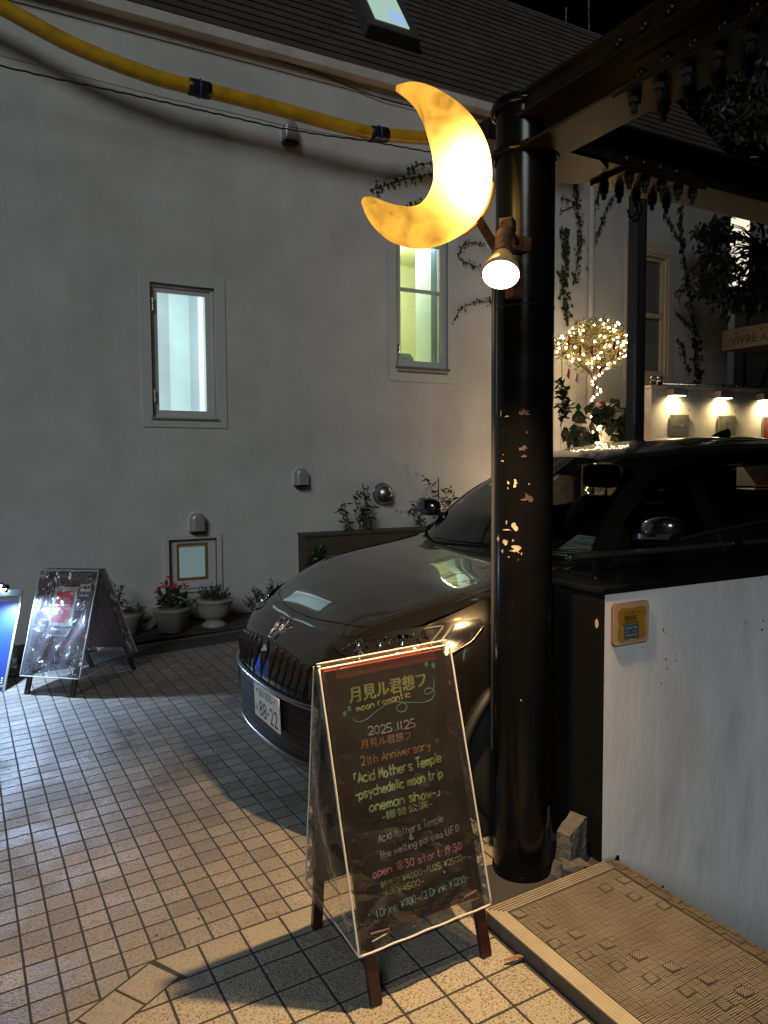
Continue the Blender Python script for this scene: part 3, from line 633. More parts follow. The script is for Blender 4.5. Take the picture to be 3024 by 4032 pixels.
def hbeam_y(m, x0, x1, z0, z1, y0, y1, tf=.012, tw=.010):
    xm = (x0+x1)/2; m.box(x0, x1, y0, y1, z0, z0+tf, bev=.004); m.box(x0, x1, y0, y1, z1-tf, z1, bev=.004); m.box(xm-tw/2, xm+tw/2, y0, y1, z0+tf, z1-tf)
BEAM = M('beam_paint', (.013,.010,.008), .33, var=.3, vscale=8, bump=.06, bscale=25, spec=.28, dirt=(.024,.017,.012), dscale=5, damt=.5)
m = MB(); hbeam_y(m, 1.85, 2.05, 2.905, 3.035, -1.5, CY-.06); b1 = m.build('beam', BEAM, fr)
m = MB(); m.box(1.872, 2.03, -1.5, CY-.05, 3.0362, 3.095); m.box(1.85, 2.05, -1.5, CY-.05, 3.0955, 3.107, bev=.004); m.build('upper_channel', BEAM, fr)
m = MB()
xb0, xb1 = CX+.06, 8.0
m.box(xb0, xb1, 2.255, 2.465, 2.925, 2.938, bev=.004); m.box(xb0, xb1, 2.255, 2.465, 3.075, 3.088, bev=.004); m.box(xb0, xb1, 2.354, 2.366, 2.938, 3.075); b2 = m.build('beam', BEAM, fr)
part('haunch_plate', BEAM, fr, lambda m: m.prism([(-.2,-.13),(.16,-.13),(.26,-.075),(.26,.10),(.16,.13),(-.2,.13)], (CX+.1, CY-.0, 2.908), (1,0,0), (0,1,0), .014))
part('splice_plate', BEAM, b1, lambda m: (m.box(1.853, 2.047, 1.30, 1.82, 2.892, 2.9045), m.box(1.936, 1.944, 1.30, 1.82, 2.925, 3.015)))
part('splice_plate', BEAM, b2, lambda m: (m.box(2.38, 2.86, 2.26, 2.46, 2.912, 2.9245), m.box(2.38, 2.86, 2.345, 2.3535, 2.95, 3.06)))
def bolt_mesh():
    m = MB(); m.lathe([(.0105,-.062),(.0115,-.058),(.0115,-.034)], n=8); m.lathe([(.021,-.034),(.021,-.016)], n=6); m.lathe([(.016,-.016),(.016,-.011)], n=10); m.lathe([(.023,-.011),(.023,0)], n=10); return m
o = bolt_mesh().build('hanging_bolt', M('bolt_black', (.010,.009,.008), .7, spec=.2), None); hb = o.data; bpy.data.objects.remove(o)
def rivet_mesh():
    m = MB(); m.lathe([(.018,0),(.018,.004),(.014,.012),(.007,.016),(0,.0165)], n=12, axis=((0,1,0),(0,0,1),(-1,0,0))); return m
o = rivet_mesh().build('rivet', BEAM, None, smooth=True); rv = o.data; bpy.data.objects.remove(o)
inv = lambda p: tuple(np.array(p)-np.array((CX, CY, gz(CX, CY))))
for y in (1.76, 1.66, 1.56, 1.46, 1.36):
    for x in (1.885, 2.015): link(hb, 'hanging_bolt', fr, inv((x, y, 2.892)), (0,0,random.random()*3), (.95,.95,.95))
for x in (2.43, 2.52, 2.62, 2.72, 2.81):
    for y in (2.29, 2.43): link(hb, 'hanging_bolt', fr, inv((x, y, 2.912)), (0,0,random.random()*3), (.9,.9,.9))
for y in (1.78, 1.68, 1.58, 1.48, 1.38, 1.28):
    link(rv, 'rivet', fr, inv((1.935, y, 2.972)), (0,0,0), (.95,.95,.95)); link(rv, 'rivet', fr, inv((1.871, y+.03, 3.066)), (0,0,0), (.8,.8,.8))
for x in (2.47, 2.57, 2.67, 2.77):
    link(rv, 'rivet', fr, inv((x, 2.344, 3.0)), (0,0,math.pi/2), (.95,.95,.95))
# black cables looped at the beam end
part('cable_loop', BLACKPL, fr, lambda m: (m.tube([(2.60,2.43,2.915),(2.635,2.43,2.90),(2.655,2.43,2.845),(2.63,2.43,2.80),(2.60,2.43,2.79),(2.575,2.43,2.81)], .006, 6), m.tube([(2.61,2.44,2.915),(2.64,2.44,2.87),(2.635,2.44,2.83),(2.60,2.44,2.805),(2.58,2.44,2.84)], .005, 6)))
# far post of the canopy
pz = gz(5.3, 4.9)
post = thing('steel_post', 'dark slim H section post standing between the car and the lit tree', 'post', (5.3, 4.9, pz)); PXO = .075
m = MB(); m.box(5.175+PXO, 5.184+PXO, 4.84, 4.95, pz, 4.2); m.box(5.276+PXO, 5.285+PXO, 4.84, 4.95, pz, 4.2); m.box(5.184+PXO, 5.276+PXO, 4.891, 4.899, pz, 4.2); m.build('h_section', M('post_paint', (.018,.016,.016), .4, var=.2, coat=.2), post)
boxes('post_beam', BEAM, post, (3.6, 9, 4.79, 5.01, 4.201, 4.36))

# ------------------------------------------------------------------ moon lamp
MN = ray(1700, 1836); MN = np.array([MN[0], MN[1], 0])/math.hypot(MN[0], MN[1])
def moon_pt(cx_, cy_, y=2.245): return on_plane(1380+cx_*.434, 280+cy_*.434, on_y(1750, 700, y), MN)
outer = [(418,128),(470,105),(560,99),(640,110),(760,155),(900,240),(1030,340),(1130,455),(1210,590),(1265,740),(1287,900),(1280,1060),(1240,1210),(1160,1350),(1050,1450),(900,1540),(760,1595),(640,1608),(500,1595),(380,1555),(270,1480),(170,1365),(115,1265),(98,1190)]
inner = [(410,180),(432,196),(460,215),(500,240),(545,280),(600,345),(655,450),(690,560),(725,680),(748,800),(757,920),(752,1000),(735,1060),(712,1120),(680,1170),(640,1212),(600,1232),(550,1242),(500,1238),(440,1230),(330,1200),(230,1155),(160,1132),(118,1145)]
def smooth_path(P, n):
    P = np.array(P, float); L = np.concatenate([[0], np.cumsum(np.linalg.norm(np.diff(P, axis=0), axis=1))]); L /= L[-1]
    t = np.linspace(0, 1, n); Q = np.stack([np.interp(t, L, P[:,0]), np.interp(t, L, P[:,1])], 1)
    for _ in range(3): Q[1:-1] = (Q[:-2]+2*Q[1:-1]+Q[2:])/4
    return Q
nO = 72; O_ = smooth_path(outer, nO); I_ = smooth_path(inner, nO)
mc = moon_pt(1000, 900)
moon = thing('moon_lamp', 'glowing yellow crescent moon lamp with mottled shade on the black column', 'lamp', tuple(mc))
P = []
for k in range(nO):
    a = moon_pt(*O_[k]); b = moon_pt(*I_[k]); c = (a+b)/2; w = (a-b)/2; hw = np.linalg.norm(w)
    e = min(k, nO-1-k)/3.0; th = min(.070, hw*.75)*min(1, .55+e*.45)
    P.append([c+w*math.copysign(abs(math.cos(g))**.8, math.cos(g))+MN*-1*th*math.copysign(abs(math.sin(g))**.8, math.sin(g)) for g in np.linspace(0, 2*math.pi, 33)])
m = MB(); m.grid(P); m.poly(P[0][:-1]); m.poly(P[-1][:-1])
mm = bpy.data.materials.new('moon_shade_glow'); mm.use_nodes = True; nt = mm.node_tree; N = nt.nodes; L = nt.links; N.remove(N['Principled BSDF'])
tc = N.new('ShaderNodeTexCoord')
def mnode(op, a, b=None):
    x = N.new('ShaderNodeMath'); x.operation = op
    for i, q in enumerate((a, b)):
        if q is None: continue
        if isinstance(q, (int, float)): x.inputs[i].default_value = q
        else: L.new(q, x.inputs[i])
    return x.outputs[0]
def bulb_dist(p, sx, sz):
    mp = N.new('ShaderNodeMapping'); mp.vector_type = 'POINT'
    q = np.array(p)-mc; mp.inputs['Location'].default_value = (-q[0]*sx*1.15, 0, -q[2]*sz); mp.inputs['Scale'].default_value = (sx*1.15, 0, sz)
    L.new(tc.outputs['Object'], mp.inputs[0]); l = N.new('ShaderNodeVectorMath'); l.operation = 'LENGTH'; L.new(mp.outputs[0], l.inputs[0]); return l.outputs['Value']
d1 = bulb_dist(moon_pt(1010, 990), 9.0, 7.8); d2 = bulb_dist(moon_pt(1060, 1240), 9.0, 8.5)
def ns(s, det=6, dist=0.0):
    n = N.new('ShaderNodeTexNoise'); n.inputs['Scale'].default_value = s; n.inputs['Detail'].default_value = det; n.inputs['Distortion'].default_value = dist; L.new(tc.outputs['Object'], n.inputs['Vector']); return n.outputs['Fac']
g1 = mnode('POWER', 2.718, mnode('MULTIPLY', mnode('POWER', d1, 2.3), -1.0)); g2 = mnode('POWER', 2.718, mnode('MULTIPLY', mnode('POWER', d2, 2.0), -1.0))
stain = N.new('ShaderNodeMapRange'); stain.inputs[1].default_value = .35; stain.inputs[2].default_value = .62; stain.inputs[3].default_value = .45; stain.inputs[4].default_value = 1.1; L.new(ns(7, 9, 1.2), stain.inputs[0])
speck = N.new('ShaderNodeMapRange'); speck.inputs[1].default_value = .60; speck.inputs[2].default_value = .70; speck.inputs[3].default_value = 1.0; speck.inputs[4].default_value = .7; L.new(ns(42, 4), speck.inputs[0])
base = mnode('MULTIPLY', mnode('MULTIPLY', stain.outputs[0], speck.outputs[0]), 1.12)
k = mnode('ADD', base, mnode('ADD', mnode('MULTIPLY', g1, 11), mnode('MULTIPLY', g2, 1.6)))
mixc = N.new('ShaderNodeMix'); mixc.data_type = 'RGBA'; mixc.inputs[6].default_value = (1, .47, .055, 1); mixc.inputs[7].default_value = (1, .80, .30, 1)
L.new(mnode('MINIMUM', g1, 1.0), mixc.inputs[0])
e = N.new('ShaderNodeEmission'); L.new(mixc.outputs[2], e.inputs[0]); L.new(k, e.inputs[1]); L.new(e.outputs[0], N['Material Output'].inputs[0])
m.build('lamp_shade', mm, moon, smooth=True, merge=True)
part('shade_rim', M('shade_rim_resin', (.45,.24,.03), .4), moon, lambda m: m.tube([moon_pt(O_[k][0], O_[k][1], 2.262)+np.array([.006,0,-.004]) for k in range(32, 46)], .006, 6), smooth=True)
# bracket from the column
pa = np.array(cyl_pt(av-.35, 2.40, CR-.01)); mend = moon_pt(1150, 1330, 2.262)
part('bracket', RUST, moon, lambda m: (m.tube([pa, pa+np.array([-.05,-.05,.03]), mend], [.018,.020,.016], 8), m.obox(pa+np.array([-.01,-.01,.0]), (1,0,0), (0,1,0), (0,0,1), .06, .05, .085, bev=.01)))
# ------------------------------------------------------------------ reflector spotlight under the moon
LN = EYE+ray(1972, 1083)*2.50; LT = EYE+ray(2012, 885)*2.56
ax = (LN-LT)/np.linalg.norm(LN-LT); ax = ax*.9+np.array([-.10,-.26,-.05]); ax /= np.linalg.norm(ax)
u = np.cross(ax, [0,0,1.0]); u /= np.linalg.norm(u); w_ = np.cross(ax, u)
spot = thing('spotlight', 'lit reflector bulb in a rusty swivel holder on the black column', 'spotlight', tuple(LN))
A = (u, w_, ax)
m = MB(); m.lathe([(.030,-.098),(.034,-.085),(.050,-.055),(.062,-.02),(.0635,-.004),(.060,-.0005)], LN, 28, axis=A)
m.build('bulb', M('bulb_glass', (.60,.42,.22), .25, coat=.6), spot, smooth=True)
m = MB(); m.lathe([(.0605,-.001),(.050,.006),(.03,.010),(0,.012)], LN, 28, axis=A); m.build('lens', EM('lens_glow', (1,.78,.46), 14), spot, smooth=True)
m = MB(); m.lathe([(.030,-.20),(.031,-.16),(.029,-.155),(.029,-.115),(.034,-.110),(.034,-.096),(.026,-.094)], LN, 20, axis=A); m.build('lamp_holder', RUST, spot, angle=40)
top = LN-ax*.20; pm = np.array(cyl_pt(av-.22, 2.555, CR-.008))
m = MB(); m.tube([top, top-ax*.015+np.array([.0,.01,.02]), (top+pm)/2+np.array([-.02,0,.03]), pm], [.014,.016,.018,.016], 8); m.obox(pm, (1,0,0), (0,1,0), (0,0,1), .075, .075, .06, bev=.012); m.obox(top+np.array([.02,.01,.035]), (.8,.6,0), (-.6,.8,0), (0,0,1), .06, .05, .045, bev=.01); m.build('swivel_arm', RUST, spot)
m = MB(); m.tube([top-u*.03+ax*.02, top-u*.034+ax*.07], .006, 6); m.ball(top-u*.036+ax*.075, .011); m.build('wing_screw', RUST, spot)
sp = lamp('spotlight_beam', 'SPOT', tuple(LN+ax*.02), 430, (1,.64,.30), spot_size=math.radians(112), spot_blend=1.0, shadow_soft_size=.035)
aim = np.array([1.10, 2.25, .05])-LN; sp.rotation_euler = Vector(aim).to_track_quat('-Z', 'Y').to_euler()

# ------------------------------------------------------------------ white stair wall with black ledge
WX, WYF, WZ = 2.235, 2.204, 1.218
sw = thing('stair_wall', 'low white painted stairwell wall with scuffed face and glossy black ledge', 'wall', (WX, WYF, gz(WX, WYF)))
NX = 14
m = MB(); m.poly([(WX,WYF,1.218), (8,WYF,1.218), (8,WYF,-2.3), (WX,WYF,-2.3)]); m.build('white_face', WHITEWALL, sw)
boxes('wall_core', BLACKWALL, sw, (WX-.001, 8, WYF+.002, 2.50, -.4, 1.216))
part('ledge', M('ledge_gloss_black', (.006,.006,.006), .3, bump=.3, bscale=14, coat=.15, rvar=.12, spec=.3), sw, lambda m: m.box(WX-.016, 8, WYF-.006, 2.72, 1.2185, 1.245, bev=.006))
part('paint_chip', CHIP, sw, lambda m: m.add([(WX-.0035, 2.245+.012*math.cos(g)*random.uniform(.7,1.1), 1.095+.022*math.sin(g)*random.uniform(.8,1.1)) for g in np.linspace(0, 2*math.pi, 11)[:-1]], [tuple(range(10))]))
for k in range(9):   # unpainted notches where each tread meets the wall
    x = 2.331+.27*k; z = .078-.205*k
    m = MB(); m.poly([(x-.075,WYF-.0015,z-.02), (x,WYF-.0015,z-.02), (x+.001,WYF-.0015,z+.045), (x-.012,WYF-.0015,z+.052), (x-.03,WYF-.0015,z+.03), (x-.05,WYF-.0015,z+.034), (x-.078,WYF-.0015,z+.012)]); m.build('bare_notch', BLACKWALL, sw)
def scuff(px, py, w, h, rot, seed):
    rnd = random.Random(seed); c = on_y(px, py, WYF-.001); k = 3.1/3005; n = 9; pts = []
    for q in range(n):
        g = 2*math.pi*q/n; r = rnd.uniform(.55, 1.1); a, b = w/2*k*r*math.cos(g), h/2*k*r*math.sin(g)
        pts.append((c[0]+a*math.cos(rot)-b*math.sin(rot), WYF-.0012, c[2]+a*math.sin(rot)+b*math.cos(rot)))
    return MB().poly(pts).build('scuff', M('scuff_grey', (.09,.085,.075), .9, var=.4, vscale=40) if 'scuff_grey' not in bpy.data.materials else bpy.data.materials['scuff_grey'], sw)
for i, q in enumerate([(2612,2480,7,22,.3),(2622,2492,8,8,0),(2528,2550,8,6,.3),(2621,2596,10,15,-.4),(2660,2600,16,8,.5),(2658,2578,5,9,0),(2625,2633,7,16,-.3),(2605,2690,6,22,.5),(2619,2678,4,8,0),(2717,2432,7,5,0),(2655,2470,5,4,0),(2935,2450,16,7,.2),(2940,2456,5,8,0),(3000,2480,24,12,.2),(3005,2445,16,10,.1),(2985,2476,12,6,0),(2770,3218,5,4,0),(2822,3208,3,7,0),(2903,3620,4,26,.25),(2893,3645,3,16,.1),(3004,3240,4,12,.3),(2990,3745,26,14,0),(2960,2285,4,12,0),(2998,2278,6,16,.1),(2856,2310,4,6,0)]): scuff(*q, i)
rail = MB(); zr = 1.338
rail.tube([(2.262,2.45,zr),(2.28,2.45,zr),(8,2.45,zr)], .0165, 12); 
ro = rail.build('handrail', M('handrail_paint', (.035,.033,.032), .24, coat=.3), sw, smooth=True)
for x in (2.43, 3.9, 5.4): part('rail_post', BLACKSTEEL, ro, lambda m: (m.tube([(x,2.45,1.244),(x,2.45,zr-.012)], .0125, 10), m.lathe([(.03,1.2445),(.028,1.251)], (x,2.45,0), 14)))
part('rail_sleeve', BLACKSTEEL, ro, lambda m: m.tube([(3.33,2.45,zr),(3.40,2.45,zr)], .0205, 12), smooth=True)
# plaque on the white wall
A0 = on_y(2404, 2382, WYF); pw, ph = .205, .172
plx, plz = 2.268, 1.006
plaq = thing('drink_sign', 'mustard notice board with wavy frame and two blue price strips on the white wall', 'sign', (plx+pw/2, WYF, plz+ph/2))
def rrect(x0, x1, y0, y1, r, n=5, wave=0.0, wn=5):
    P = []
    for cx_, cy_, a0 in ((x1-r,y0+r,-90), (x1-r,y1-r,0), (x0+r,y1-r,90), (x0+r,y0+r,180)):
        P += [(cx_+r*math.cos(math.radians(a0+90*k/n)), cy_+r*math.sin(math.radians(a0+90*k/n))) for k in range(n+1)]
    if wave:
        Q = []
        for i in range(len(P)):
            a, b = P[i], P[(i+1) % len(P)]; L_ = math.hypot(b[0]-a[0], b[1]-a[1]); Q.append(a)
            if L_ > .05:
                nx, ny = (b[1]-a[1])/L_, -(b[0]-a[0])/L_
                Q += [(a[0]+(b[0]-a[0])*t+nx*wave*math.sin(math.pi*2*t*1.5), a[1]+(b[1]-a[1])*t+ny*wave*math.sin(math.pi*2*t*1.5)) for t in np.linspace(.08, .92, 12)]
        P = Q
    return P
ex, ey = (1,0,0), (0,0,1); O = lambda d: (plx, WYF-d, plz)
part('backing', M('plaque_wood', (.16,.075,.045), .6), plaq, lambda m: m.prism(rrect(0,pw,0,ph,.018), O(.0005), ex, ey, .010))
part('border', M('plaque_cream', (.46,.34,.20), .6, var=.12, vscale=25), plaq, lambda m: m.prism(rrect(.002,pw-.001,.002,ph-.001,.018), O(.0108), ex, ey, .0015))
part('face', M('plaque_mustard', (.34,.19,.022), .55, var=.15, vscale=18), plaq, lambda m: m.prism(rrect(.026,pw-.024,.020,ph-.022,.012,wave=.0035), O(.0126), ex, ey, .001))
nn = .0140
text('lettering', 'お一人ずつお選びください', INK, plaq, (plx+.045,WYF-nn,plz+.124), ex, ey, .011, .115)
text('lettering', 'drink ticket', INK, plaq, (plx+.060,WYF-nn,plz+.110), ex, ey, .006, .07) if False else None
for z_, x_, w_2 in ((.112,.062,.070), (.102,.062,.070)): part('small_print', INK, plaq, lambda m: [m.box(plx+x_+w_2*q/9, plx+x_+w_2*q/9+w_2/9*random.uniform(.5,.9), WYF-nn-.0006, WYF-nn, plz+z_, plz+z_+.0055) for q in range(9)])
for z_, x_, w_2 in ((.0935,.065,.07), (.086,.05,.095)): part('rule_line', INK, plaq, lambda m: m.box(plx+x_, plx+x_+w_2, WYF-nn-.0006, WYF-nn, plz+z_, plz+z_+.0022))
BLUE = M('strip_blue', (.025,.07,.16), .5)
for z_, s_ in ((.056,'1DRINK ¥700'), (.026,'2DRINKS ¥1200')):
    bb = part('price_strip', BLUE, plaq, lambda m: m.box(plx+.06, plx+.142, WYF-nn-.0008, WYF-nn, plz+z_, plz+z_+.024))
    text('lettering', s_, M('pale_blue_ink', (.35,.42,.5), .6), bb, (plx+.066,WYF-nn-.0008,plz+z_+.007), ex, ey, .011, .068)
text('lettering', 'OR', INK, plaq, (plx+.096,WYF-nn,plz+.0525), ex, ey, .0055, None) if False else part('mid_mark', INK, plaq, lambda m: m.box(plx+.096, plx+.106, WYF-nn-.0006, WYF-nn, plz+.0512, plz+.0545))

# ------------------------------------------------------------------ entrance step with embossed rubber mat
MX0, MX1, MY0, MY1, MT = 1.594, 2.228, .25, 2.132, .064
MM = slope_at(MX0, MY1)
mat_t = thing('entrance_mat', 'raised step covered in embossed brown rubber mat with ribbed edging at the stairs', 'mat', mat=MM)
LW, LL = MX1-MX0, MY1-MY0
MATM = M('embossed_rubber', (.225,.195,.152), .5, var=.22, vscale=5, bump=.15, bscale=90, dirt=(.12,.09,.055), dscale=6, damt=.5)
EDGEM = M('ribbed_edging', (.33,.285,.215), .42, var=.15, vscale=9)
boxes('step_body', M('step_side', (.10,.09,.075), .7, var=.3, vscale=20, stretch=(1,1,.2)), mat_t, (.006, LW, -LL, -.004, -.02, MT-.008), local=True)
boxes('mat_base', M('mat_groove', (.06,.05,.036), .7), mat_t, (.004, LW-.01, -LL, -.004, MT-.0078, MT-.0045), local=True)
m = MB(); P_ = []
for k in range(5):   # ribbed edging, mitred at the corner
    a = .0115*k; h = MT+.002
    m.add([(a,-a,h-.002),(a+.0085,-a-.0085,h),(a+.0085,-LL,h),(a,-LL,h-.002),(a+.0086,-a-.0086,h-.0075),(a+.0086,-LL,h-.0075),(a-.0005,-a,h-.0075),(a-.0005,-LL,h-.0075)], [(0,1,2,3),(1,4,5,2),(6,0,3,7)])
m.add([(0,0,-.004),(0,-LL,-.004),(0,-LL,MT-.004),(0,0,MT-.004)], [(0,1,2,3)]) if False else None
m.build('edging_strip', EDGEM, mat_t, local=True)
m = MB()
for k in range(5):
    a = .0115*k; h = MT+.002
    m.add([(a,-a,h-.002),(a+.0085,-a-.0085,h),(LW-.055,-a-.0085,h),(LW-.055,-a,h-.002),(a+.0086,-a-.0086,h-.0075),(LW-.055,-a-.0086,h-.0075),(a,-a+.0005,h-.0075),(LW-.055,-a+.0005,h-.0075)], [(0,1,2,3),(1,4,5,2),(6,0,3,7)])
m.build('edging_strip', EDGEM, mat_t, local=True)
m = MB(); rr = random.Random(5)
for k in range(3):
    for q in range(60):
        y0 = -.02-q*.032; m.box(LW-.054+.018*k, LW-.054+.018*k+.0155, y0-.030, y0, MT-.006, MT+.001+rr.uniform(-.0025,.001))
m.build('nosing_strip', M('worn_nosing', (.10,.08,.06), .7, var=.4, vscale=25), mat_t, local=True, kind='stuff')
m = MB(); rr = random.Random(3); B = .0232; nx = int((LW-.12)/(B*2)); ny = int((LL-.07)/(B*2))
gx0, gy0 = .060, -.066
for i in range(nx):
    for j in range(ny):
        X0 = gx0+i*2*B; Y0 = gy0-j*2*B; t = (i+2*j) % 5
        cx_, cy_ = X0+B, Y0-B
        sp_ = (i*5+j*7) % 19
        if sp_ in (0, 9):           # diagonal bars
            for q in range(-3, 4):
                o_ = q*.0070; s = 1 if sp_ == 0 else -1; ll = (B*.92-abs(o_)*.72)
                m.obox((cx_+o_*.707, cy_+s*o_*.707*-1, MT), (.707, s*.707, 0), (-s*.707, .707, 0), (0,0,1), 2*ll, .0042, .0075 if sp_ == 0 else .004)
        else:
            for h in (0, 1):
                for q in range(3):
                    a_ = .0018+q*.0074; b_ = a_+.0044
                    for g_ in (0, 1):
                        zt_ = MT+rr.uniform(-.0004,.0014)
                        if (i+j+h*(t in (1,3))+g_*(t == 3)) % 2 == 0: m.box(X0+h*B+.001, X0+h*B+B-.001, Y0-g_*B-b_, Y0-g_*B-a_, MT-.005, zt_)
                        else: m.box(X0+h*B+a_, X0+h*B+b_, Y0-g_*B-B+.001, Y0-g_*B-.001, MT-.005, zt_)
m.build('embossed_ribs', MATM, mat_t, local=True, kind='stuff')

# broken concrete lumps behind the column, dry leaf on the tiles
def rock(name, label, pts, c, s, rot=0):
    bm = bmesh.new(); [bm.verts.new(p) for p in pts]; bmesh.ops.convex_hull(bm, input=bm.verts); 
    bmesh.ops.subdivide_edges(bm, edges=list(bm.edges), cuts=2, use_grid_fill=True)
    rn_ = random.Random(len(pts))
    for v in bm.verts: v.co += Vector((rn_.gauss(0,.03), rn_.gauss(0,.03), rn_.gauss(0,.03)))
    m = MB(); m.bm(bm, Matrix.Translation(Vector(c)) @ Matrix.Rotation(rot, 4, 'Z') @ Matrix.Scale(s, 4))
    return m
c = (2.105, 2.262, gz(2.1, 2.26))
cb = thing('broken_concrete_block', 'broken chunk of concrete leaning between the column and the black wall end', 'concrete block', c)
m = rock('x', '', [(-1.1,-.5,0),(.9,-.6,0),(.9,.5,0),(-1.1,.6,0),(.9,-.5,2.7),(.95,.5,2.75),(-.9,.5,2.3),(-1.0,-.3,2.2),(.2,-.5,2.6)], (c[0]+.02,c[1]+.0,c[2]), .07, .4); m.build('upright_piece', RAWCON, cb)
m = rock('x', '', [(-1,-.8,0),(.9,-.9,0),(1,.7,0),(-.9,.8,0),(-.8,-.7,1.0),(.8,-.8,.55),(.9,.6,.8),(-.7,.7,.9)], (c[0]-.015,c[1]-.05,c[2]), .062, .2); m.build('lower_piece', RAWCON, cb)
c = (2.02, 2.235, gz(2.02, 2.235)); m = rock('x', '', [(-1,-.8,0),(.9,-.9,0),(1,.7,0),(-.9,.8,0),(-.6,-.5,1.9),(.5,-.8,1.5),(.6,.4,1.8)], c, .032, .7)
tag(m.build('concrete_rubble', RAWCON, None), 'small wedge of concrete rubble touching the foot of the black column', 'concrete rubble')
c = on_ground(2030, 3780, .009); m = MB(); n = 11
for k in range(n):
    t = k/(n-1)*2-1; wd = .0095*(1-t*t)**.7+.0005; 
    for s in (-1, 0, 1): m.v.append((c[0]+t*.042, c[1]+s*wd-.012*t, c[2]+.004+.006*abs(s)*(1-t*t)+.003*math.sin(t*4)))
for k in range(n-1):
    for s in (0, 1): a = 3*k+s; m.f.append((a, a+1, a+4, a+3))
m.tube([(c[0]+.042,c[1]-.012,c[2]+.005),(c[0]+.062,c[1]-.022,c[2]+.004)], .0012, 5)
tag(m.build('dry_leaf', M('dry_leaf_brown', (.22,.10,.025), .6, var=.4, vscale=60), None), 'curled brown dry leaf lying on the tiles beside the chalkboard sign leg', 'leaf')
# ------------------------------------------------------------------ chalkboard A-frame in front
AX0, AX1 = 1.058, 1.518
gzA = lambda x, y: gz(x, y)+.002
def aframe_axes(x0, x1, yf, yt, zt):
    gl, gr = gzA(x0, yf), gzA(x1, yf)
    ln_ = GN[0]/GN[2]*(zt-gl); return np.array([x0, yf, gl]), np.array([x1, yf, gr]), np.array([x0+ln_, yt, zt]), np.array([x1+ln_, yt, zt+(gr-gl)])
def frame_pt(Q, u, v):      # u across 0..1, v up 0..1
    a, b, c, d = Q; return (a*(1-u)+b*u)*(1-v)+(c*(1-u)+d*u)*v
QF = aframe_axes(AX0, AX1, 2.0, 2.235, 1.068); QB = aframe_axes(AX0, AX1, 2.45, 2.245, 1.068)
ab = thing('chalkboard_sign', 'black chalkboard A-frame with coloured handwriting under a clear vinyl cover', 'sandwich board', ((AX0+AX1)/2, 2.22, gz((AX0+AX1)/2, 2.22)))
def bar(m, Q, u0, v0, u1, v1, w, t, off=0.0):
    # bar in the plane of Q from (u0,v0) to (u1,v1)
    a, b = frame_pt(Q, u0, v0), frame_pt(Q, u1, v1); d = b-a; L = np.linalg.norm(d); d /= L
    n = np.cross(Q[1]-Q[0], Q[2]-Q[0]); n /= np.linalg.norm(n); s = np.cross(n, d)
    m.obox((a+b)/2+n*off, d, s, n, L, w, t, bev=.003)
def nrm(Q): n = np.cross(Q[1]-Q[0], Q[2]-Q[0]); return n/np.linalg.norm(n)
nF = nrm(QF); W_ = AX1-AX0; HF = np.linalg.norm(QF[2]-QF[0])
hw = .019/W_
for Q in (QF, QB):
    for u in (hw, 1-hw): part('leg', MAROON, ab, lambda m: bar(m, Q, u, 0, u, 1, .038, .022))
for Q, nm_ in ((QF, 'board'), (QB, 'rear_board')):
    bd = part(nm_, BOARD, ab, lambda m: bar(m, Q, .5, .215, .5, .985, W_-.076, .012))
    part('rail', MAROON, ab, lambda m: bar(m, Q, 2*hw, .205, 1-2*hw, .205, .030, .020))
    part('rail', M('red_top_rail', (.30,.05,.035), .4, var=.2) if 'red_top_rail' not in bpy.data.materials else bpy.data.materials['red_top_rail'], ab, lambda m: bar(m, Q, 0, .985, 1, .985, .034, .021))
    if nm_ == 'board': board = bd
part('hinge', CHROME, ab, lambda m: [m.tube([frame_pt(QF, u-.03, 1.005), frame_pt(QF, u+.03, 1.005)], .006, 8) for u in (.15, .85)])
FO = QF[0]+nF*.0065; FEX = (QF[1]-QF[0])/np.linalg.norm(QF[1]-QF[0]); FEY = np.cross(nF, FEX)
if FEY[2] < 0: FEY = -FEY
def bpt(px, py): return on_plane(px, py, FO, nF)
def line(s, x0, y0, x1, y1, h_px, mat, font=False, r=.0017, skew=0.0):
    # lettering from baseline start to baseline end
    a, b = bpt(x0, y0), bpt(x1, y1); d = b-a; w = np.linalg.norm(d); d /= w; up = np.cross(nF, d)
    if up[2] < 0: up = -up
    c = bpt(x0, y0-h_px); h = abs((c-a) @ up)
    if font: text('lettering', s, mat, board, a, d, up, h, w, off=.0012, skew=skew)
    else: scrawl('lettering', s, mat, board, a, d, up, h, w, r)
k7 = 700/1659
def z1(x, y): return 1220+x*k7, 2500+y*k7
def z2(x, y): return 1300+x*600/1659, 3150+y*600/1659
def ln1(s, xa, ya, xb, yb, h, mat, **k): line(s, *z1(xa, ya), *z1(xb, yb), h*k7, mat, **k)
def ln2(s, xa, ya, xb, yb, h, mat, **k): line(s, *z2(xa, ya), *z2(xb, yb), h*600/1659, mat, **k)
for dx in (-4, 0, 4):
    ln1('月見ル君想フ', 375+dx, 640+dx*.4, 1085+dx, 482+dx*.4, 150, CH_Y, font=True, skew=.05)
ln1('moon romantic', 438, 718, 945, 572, 62, CH_Y, r=0.0020)
ln1('2025.11.25', 545, 938, 995, 856, 78, CH_W, r=0.0020)
ln1('月見ル君想フ', 478, 1066, 945, 975, 86, CH_O, font=True)
ln1('21th Anniversary !!', 480, 1222, 1205, 1040, 82, CH_O, r=0.0018)
ln1('[Acid Mothers Temple', 405, 1400, 1235, 1182, 98, CH_G, r=0.0030)
ln1('-psychedelic moon trip', 425, 1540, 1245, 1322, 92, CH_G, r=0.0029)
ln1('oneman show-]', 555, 1650, 1235, 1490, 92, CH_G, r=0.0029)
